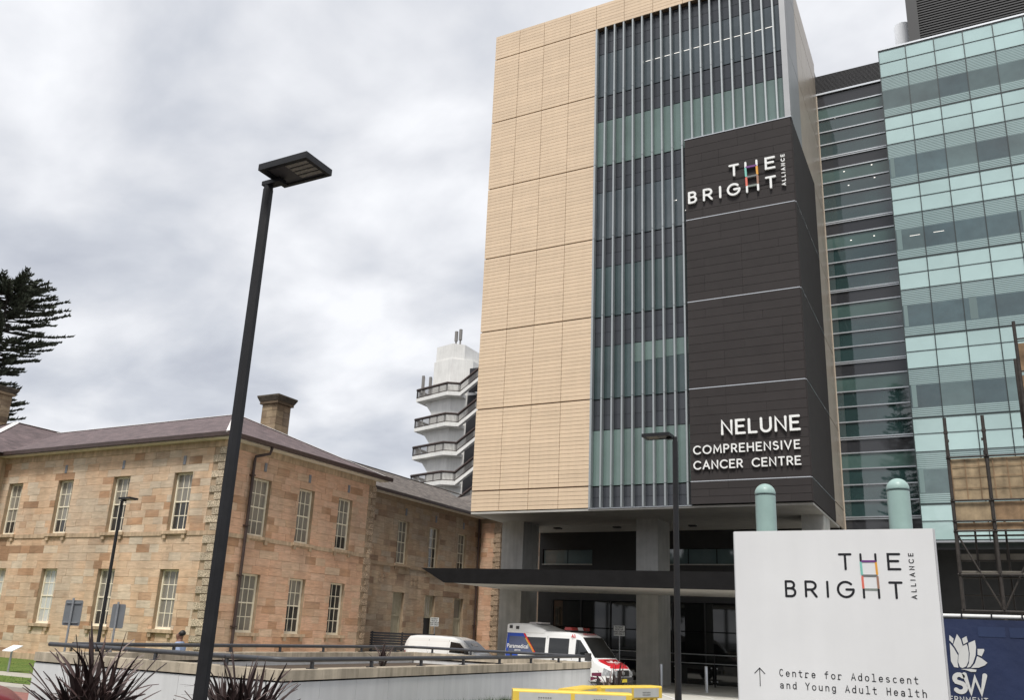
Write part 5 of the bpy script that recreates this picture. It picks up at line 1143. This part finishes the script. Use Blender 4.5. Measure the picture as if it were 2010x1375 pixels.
B_.side([(-2.8, 1.34), (-1.2, 1.34), (-1.9, 2.13), (-2.8, 2.13)], M_ambgrey, am, 'slate_wrap', .012); B_.side([(-1.22, 1.34), (-1.06, 1.34), (-1.87, 2.28), (-1.98, 2.28)], M_ambred, am, 'red_stripe', .016)
B_.side([(-2.2, .42), (2.5, .42), (2.4, .55), (-2.2, .9)], M_ambpur, am, 'purple_wrap', .005); B_.side([(2.0, .62), (2.5, .62), (2.5, .78), (2.0, .74)], M_ambpur, am, 'purple_wrap', .007)
for x_ in (.9, -.52): B_.side([(x_-.008, .5), (x_+.008, .5), (x_+.008, 2.2), (x_-.008, 2.2)], M_plast, am, 'door_seam', .004, n=2)
mb = MB(); mb.box(2.88, 3.06, -.72, .72, .36, .6); mb.box(2.6, 2.9, -.86, .86, .38, .58); mb.build('bumper', M_plast, am)
mb = MB(); mb.prism([(-.48, .64), (.48, .64), (.44, .88), (-.44, .88)], 'x', 2.86, 3.012); mb.build('grille', M_rub, am)
mb = MB()
for (p, q) in (((3.015, -.48, .64), (3.015, .48, .64)), ((3.0, -.44, .885), (3.0, .44, .885))): mb.tube([p, q], .014, 6)
mb.build('grille_trim', M_chrome, am)
mb = MB(); em = [(3.02, .075*math.cos(6.2832*k/24), .77+.075*math.sin(6.2832*k/24)) for k in range(25)]; mb.tube(em, .011, 6, False)
for a in (90, 210, 330): mb.tube([(3.02, 0, .77), (3.02, .07*math.cos(R(a)), .77+.07*math.sin(R(a)))], .01, 5)
mb.build('bonnet_emblem', M_chrome, am)
for s in (-1, 1):
    mb = MB(); mb.box(1.82, 1.98, s*.97, s*1.24, 1.22, 1.55) if s > 0 else mb.box(1.82, 1.98, -1.24, -.97, 1.22, 1.55); mb.tube([(1.9, s*.9, 1.3), (1.9, s*1.0, 1.35)], .03, 6); mb.build('mirror', M_plast, am)
B_.side([(2.52, .66), (2.965, .66), (2.93, .84), (2.6, .97)], M_hlamp, am, 'headlight', .014)
for s in (-1, 1): mb = MB(); mb.prism([(s*.5, .66), (s*.74, .66), (s*.70, .84), (s*.46, .86)], 'x', 2.95, 3.015); mb.build('headlight', M_hlamp, am)
mb = MB(); mb.box(3.06, 3.075, -.2, .2, .4, .53); mb.build('number_plate', M_plate, am)
mb = MB(); mb.box(.35, .65, -.7, .7, 2.44, 2.49); lbm = mb.build('light_bar', M_plast, am)
for (a, b, m) in ((-.72, -.2, M_redl), (-.19, .19, M_lens), (.2, .72, M_redl)):
    mb = MB(); mb.prism([(.28, 2.49), (.72, 2.49), (.66, 2.62), (.34, 2.62)], 'y', a, b); mb.build('lens', m, lbm)
for (x_, z) in ((-2.75, 2.55), (-2.35, 2.52)): mb = MB(); mb.box(x_-.09, x_+.09, -.875, -.855, z-.07, z+.07); mb.build('scene_lamp', M_plast, am)
mb = MB(); mb.tube([(1.0, .1, 2.36), (.95, .1, 2.62)], .012, 5); mb.build('aerial', M_rub, am)
for x_ in (1.02, .55): mb = MB(); mb.box(x_-.09, x_+.09, -.985, -.962, 1.14, 1.18); mb.build('door_handle', M_plast, am)
B_.side([(-2.9, .38), (1.6, .38), (1.6, .5), (-2.9, .5)], M_plast, am, 'sill_trim', .01)
wheels(am, (2.05, -1.85), .94, .34)
def side_text(txt, size, x_, z, m, par, y=-1.0, bold=.002, tilt=0): return text_part(txt, size, Matrix.Translation((x_, y, z)) @ Matrix.Rotation(R(90), 4, 'X') @ Matrix.Rotation(R(tilt), 4, 'Z'), m, par, bold=bold)
side_text('Paramedical', .27, -2.22, 1.68, M_letter, am, -.975); side_text('SERVICES', .09, -2.22, 1.5, M_letter, am, -.98); side_text('PARAMEDICAL', .12, -1.5, 1.76, M_plate, am, -.975, tilt=-49)
side_text('A3', .2, .95, 2.24, M_ambred, am, -.90, .006); side_text('000 Medical', .2, -2.0, 1.14, M_letter, am, -1.0)
zz = lambda x_: B_.top(x_, 0)
def slope_text(txt, size, x_, m, off=.03, bold=.003, y=0):
    a = math.atan2(zz(x_+.06)-zz(x_-.06), .12); return text_part(txt, size, Matrix.Translation((x_, y, zz(x_)+off)) @ Matrix.Rotation(-a, 4, 'Y') @ Matrix.Rotation(R(90), 4, 'Z'), m, am, bold=bold)
slope_text('Paramedical', .2, 2.5, M_letter, .05, .006); slope_text('SERVICES', .07, 2.66, M_letter, .05); slope_text('AMBULANCE', .17, 1.2, M_ambred, .05, .006)
mb = MB()
for a in (-1, 1): mb.add([(2.33, a*.0, zz(2.33)+.02), (2.28, a*.13, zz(2.28)+.02), (2.34, a*.10, zz(2.34)+.02), (2.38, 0, zz(2.38)+.02)], [(0, 1, 2, 3)] if a > 0 else [(3, 2, 1, 0)])
mb.box(2.3, 2.44, -.012, .012, zz(2.44)+.0, zz(2.3)+.024); mb.build('winged_emblem', M_letter, am)
# white van
vn = thing('white_van', 'plain white panel van parked before the sandstone wing', 'van', (-25.05, 41.3, 0), R(-.5), local=True)
zv = lerp_tab([(-2.55, 1.55), (-2.5, 1.7), (-2.3, 1.9), (-1.9, 1.955), (-.5, 1.965), (.45, 1.92), (.95, 1.80), (1.15, 1.7), (1.85, 1.16), (2.05, 1.08), (2.4, .95), (2.52, .84), (2.58, .7)])
def hwV(x_, z):
    w_ = .95
    if x_ > 1.5: w_ -= .26*((x_-1.5)/1.08)**2.4
    if z > 1.05: w_ -= .17*((z-1.05)/.9)**1.4
    if x_ < -2.3: w_ -= .1*((-2.3-x_)/.25)
    return w_
V_ = Body(zv, hwV, .3, -2.55, 2.58, .17); V_.mesh().build('body', M_vanw, vn)
V_.over(1.05, 1.84, .66, .80, M_cglass, vn, 'windscreen', .012); mb = MB(); mb.add([(1.25, -.25, 0), (1.25, .3, 0), (1.45, .3, 0), (1.45, -.25, 0)], [(0, 1, 2, 3)]); mb.v = [(a, b, V_.top(a, b)+.022) for a, b, c in mb.v]; mb.build('windscreen_paper', M_lead, vn)
V_.side([(.38, 1.13), (1.62, 1.1), (.98, 1.62), (.4, 1.68)], M_cglass, vn, 'cab_window')
for (a, b) in ((-2.25, -1.05), (-.9, .25)):
    V_.side([(a, .95), (b, .95), (b, 1.66), (a, 1.66)], M_vanw, vn, 'pressed_panel', .014); V_.side([(a-.02, .93), (b+.02, .93), (b+.02, 1.68), (a-.02, 1.68)], M_lead, vn, 'panel_groove', .003)
V_.side([(-.985, .4), (-.965, .4), (-.965, 1.75), (-.985, 1.75)], M_plast, vn, 'door_seam', .004, n=2); V_.side([(.3, .4), (.315, .4), (.315, 1.75), (.3, 1.75)], M_plast, vn, 'door_seam', .004, n=2)
V_.side([(-2.53, .75), (-2.42, .75), (-2.42, 1.15), (-2.53, 1.15)], M_redl, vn, 'tail_light', .006, n=3)
for s in (-1, 1):
    mb = MB(); y0, y1 = sorted((s*.95, s*1.14)); mb.box(1.42, 1.56, y0, y1, 1.08, 1.27); mb.build('mirror', M_plast, vn)
    mb = MB(); mb.add([(2.53, s*.45, .72), (2.42, s*.72, .74), (2.2, s*.80, .9), (2.38, s*.56, .92)], [(0, 1, 2, 3)] if s > 0 else [(3, 2, 1, 0)]); mb.v = [(a+.03, b+s*.02, c+.02) for a, b, c in mb.v]; mb.build('headlight', M_lens, vn)
mb = MB(); mb.box(2.42, 2.62, -.66, .66, .32, .52); mb.build('bumper', M_plast, vn); wheels(vn, (1.62, -1.5), .93, .33)
# red car, only its bonnet shows
d_ = ray(84, 1240); h_ = math.hypot(d_.x, d_.y); ca = R(58); cx_, cy_ = d_.x/h_*11.6-2.1*math.cos(ca), d_.y/h_*11.6-2.1*math.sin(ca); gc = gz(cx_, cy_)
cr = thing('red_car', 'dark red car at the kerb, only its rounded nose showing beside the lawn', 'car', (cx_, cy_, gc), ca, local=True)
zc_ = lerp_tab([(-2.1, .75), (-2.0, .95), (-1.6, 1.25), (-1.1, 1.42), (-.2, 1.45), (.3, 1.36), (1.05, .98), (1.5, .9), (1.9, .78), (2.05, .66), (2.1, .5)])
def hwC(x_, z):
    w_ = .86
    if x_ > 1.2: w_ -= .24*((x_-1.2)/.9)**2.2
    if z > .8: w_ -= .28*((z-.8)/.65)
    if x_ < -1.8: w_ -= .1*((-1.8-x_)/.3)
    return w_
C_ = Body(zc_, hwC, .25, -2.1, 2.1, .12); C_.mesh().build('body', M_carred, cr)
C_.over(.36, 1.0, .56, .7, M_cglass, cr, 'windscreen', .01); C_.side([(-1.2, .9), (.62, .9), (.2, 1.26), (-.9, 1.28)], M_cglass, cr, 'side_window')
for s in (-1, 1):
    mb = MB(); mb.add([(2.0, s*.4, .58), (1.85, s*.66, .6), (1.6, s*.76, .74), (1.85, s*.5, .74)], [(0, 1, 2, 3)] if s > 0 else [(3, 2, 1, 0)]); mb.v = [(a+.04, b+s*.03, c) for a, b, c in mb.v]; mb.build('headlight', M_lens, cr)
wheels(cr, (1.3, -1.3), .84, .3)

# ================================================================== PERSON
def skin(name, nodes, edges, m, parent, root=0, sub=2):
    me = bpy.data.meshes.new(name); me.from_pydata([n_[0] for n_ in nodes], edges, []); o = bpy.data.objects.new(name, me); me.materials.append(m); link(o, parent)
    md = o.modifiers.new('skin', 'SKIN'); md.use_smooth_shade = True
    sv = me.skin_vertices[0].data if me.skin_vertices else None
    if sv is None:
        bm = bmesh.new(); bm.from_mesh(me); bm.verts.layers.skin.verify(); bm.to_mesh(me); bm.free(); sv = me.skin_vertices[0].data
    for i, n_ in enumerate(nodes):
        r_ = n_[1]; sv[i].radius = r_ if isinstance(r_, tuple) else (r_, r_); sv[i].use_root = (i == root)
    s = o.modifiers.new('sub', 'SUBSURF'); s.levels = sub; s.render_levels = sub; return o
pd = ray(357, 1237); ph = math.hypot(pd.x, pd.y); PR = 29.0; ppx, ppy = pd.x/ph*PR, pd.y/ph*PR
pe = thing('person', 'man in a light blue shirt walking behind the rail towards the left', 'person', (ppx, ppy, .03), R(205), local=True)
def scl(nodes, k=1.06): return [(tuple(c*k for c in p), (tuple(q*k for q in r_) if isinstance(r_, tuple) else r_*k)) for p, r_ in nodes]
# local: walks along +x, left is +y
bodyN = scl([((0, 0, .98), (.17, .13)), ((.0, 0, 1.2), (.17, .12)), ((.01, 0, 1.43), (.17, .11)), ((.02, 0, 1.53), .075), ((.03, 0, 1.585), (.09, .1)), ((.035, 0, 1.65), (.108, .122)), ((.03, 0, 1.725), (.09, .105)),
  ((.0, .19, 1.40), .075), ((-.1, .25, 1.14), .058), ((.02, .26, .92), .042), ((.06, .26, .85), .036), ((.0, -.19, 1.40), .075), ((.08, -.25, 1.15), .058), ((.27, -.23, 1.0), .042), ((.33, -.22, .97), .036),
  ((.03, .09, .9), .115), ((.16, .1, .5), .08), ((.1, .1, .1), .052), ((.2, .1, .04), .045), ((-.03, -.09, .9), .115), ((-.08, -.1, .5), .08), ((-.28, -.1, .14), .052), ((-.2, -.1, .05), .045)])
ed = [(0, 1), (1, 2), (2, 3), (3, 4), (4, 5), (5, 6), (2, 7), (7, 8), (8, 9), (9, 10), (2, 11), (11, 12), (12, 13), (13, 14), (0, 15), (15, 16), (16, 17), (17, 18), (0, 19), (19, 20), (20, 21), (21, 22)]
bo = skin('body', bodyN, ed, M_skin, pe)
def cl(idx, grow): return [(bodyN[i][0], tuple(q+grow for q in bodyN[i][1]) if isinstance(bodyN[i][1], tuple) else bodyN[i][1]+grow) for i in idx]
skin('shirt', cl([0, 1, 2, 7, 8, 9, 11, 12, 13], .03)+[((.018, 0, 1.6), .09)], [(0, 1), (1, 2), (2, 3), (3, 4), (4, 5), (2, 6), (6, 7), (7, 8), (2, 9)], M_shirt, pe)
skin('trousers', cl([0, 15, 16, 17, 19, 20, 21], .02), [(0, 1), (1, 2), (2, 3), (0, 4), (4, 5), (5, 6)], M_trous, pe)
skin('hair', scl([((-.045, 0, 1.63), (.1, .125)), ((-.015, 0, 1.715), (.128, .142)), ((.05, 0, 1.762), (.09, .11))]), [(0, 1), (1, 2)], M_hair, pe)
k = 1.06; mb = MB(); mb.add([(.12*k, -.012, 1.70*k), (.12*k, .012, 1.70*k), (.158*k, 0, 1.645*k), (.12*k, .02, 1.645*k), (.12*k, -.02, 1.645*k)], [(0, 1, 2), (1, 3, 2), (0, 2, 4), (2, 3, 4)]); mb.build('nose', M_skin, pe)
for s in (-1, 1):
    mb = MB(); mb.tube([(.03*k, s*.088*k, 1.635*k), (.015*k, s*.1*k, 1.675*k), (.04*k, s*.094*k, 1.70*k)], .014, 6); mb.build('ear', M_skin, pe)
    mb = MB(); mb.lathe([(0, -.008), (.009, 0), (0, .008)], (.118*k, s*.034*k, 1.69*k), 8); mb.build('eye', M_hair, pe)
    c = Vector((.33*k, -.21*k, .97*k)) if s < 0 else Vector((.06*k, .25*k, .86*k))
    for f in range(5):
        d = Vector((.7, s*.1, -.6)) if s < 0 else Vector((.35, 0, -1)); d.normalize(); off = Vector((0, (f-1.5)*.019, 0)) if f < 4 else Vector((.02, -s*.035, .02)); L_ = (.07, .082, .078, .062, .05)[f]
        a = c+off+d*.03; b = a+d*L_*.55; e = b+(d+Vector((-.35, 0, -.3))).normalized()*L_*.5; mb = MB(); mb.tube([a-d*.03, a, b, e], [.011, .010, .009, .007], 6); mb.build('finger', M_skin, pe)
mb = MB(); mb.box(.135*k, .142*k, .045, .105, 1.30*k, 1.36*k); mb.build('name_badge', M_letter, pe)

# ================================================================== UNSEEN TREE BELT (added to darken reflections in the shopfront)
def tree_belt():
    rr_ = random.Random(8); mb = MB()
    for k in range(46):
        cx, cy = -95+k*4.4+rr_.uniform(-2, 2), -52+rr_.uniform(-6, 6); rad_ = rr_.uniform(3.5, 6); hh = rr_.uniform(10, 17)
        mb.tube([(cx, cy, 0), (cx, cy, hh)], .3, 5, False)
        for i in range(560):
            v = Vector((rr_.gauss(0, 1), rr_.gauss(0, 1), rr_.gauss(0, 1))).normalized()*rad_*rr_.uniform(.55, 1.05); c = Vector((cx, cy, hh))+Vector((v.x, v.y, v.z*1.15))
            if c.z < .3: c.z = .3
            a = Vector((rr_.uniform(-1, 1), rr_.uniform(-1, 1), rr_.uniform(-1, 1))).normalized()*.55; b = a.orthogonal().normalized()*.5; mb.add([c-a-b, c+a-b, c+a+b, c-a+b], [(0, 1, 2, 3)])
    tag(mb.build('unseen_tree_belt', M_pine), 'unseen belt of trees added to darken reflections in the ground floor glass', 'trees', kind='stuff')
tree_belt()
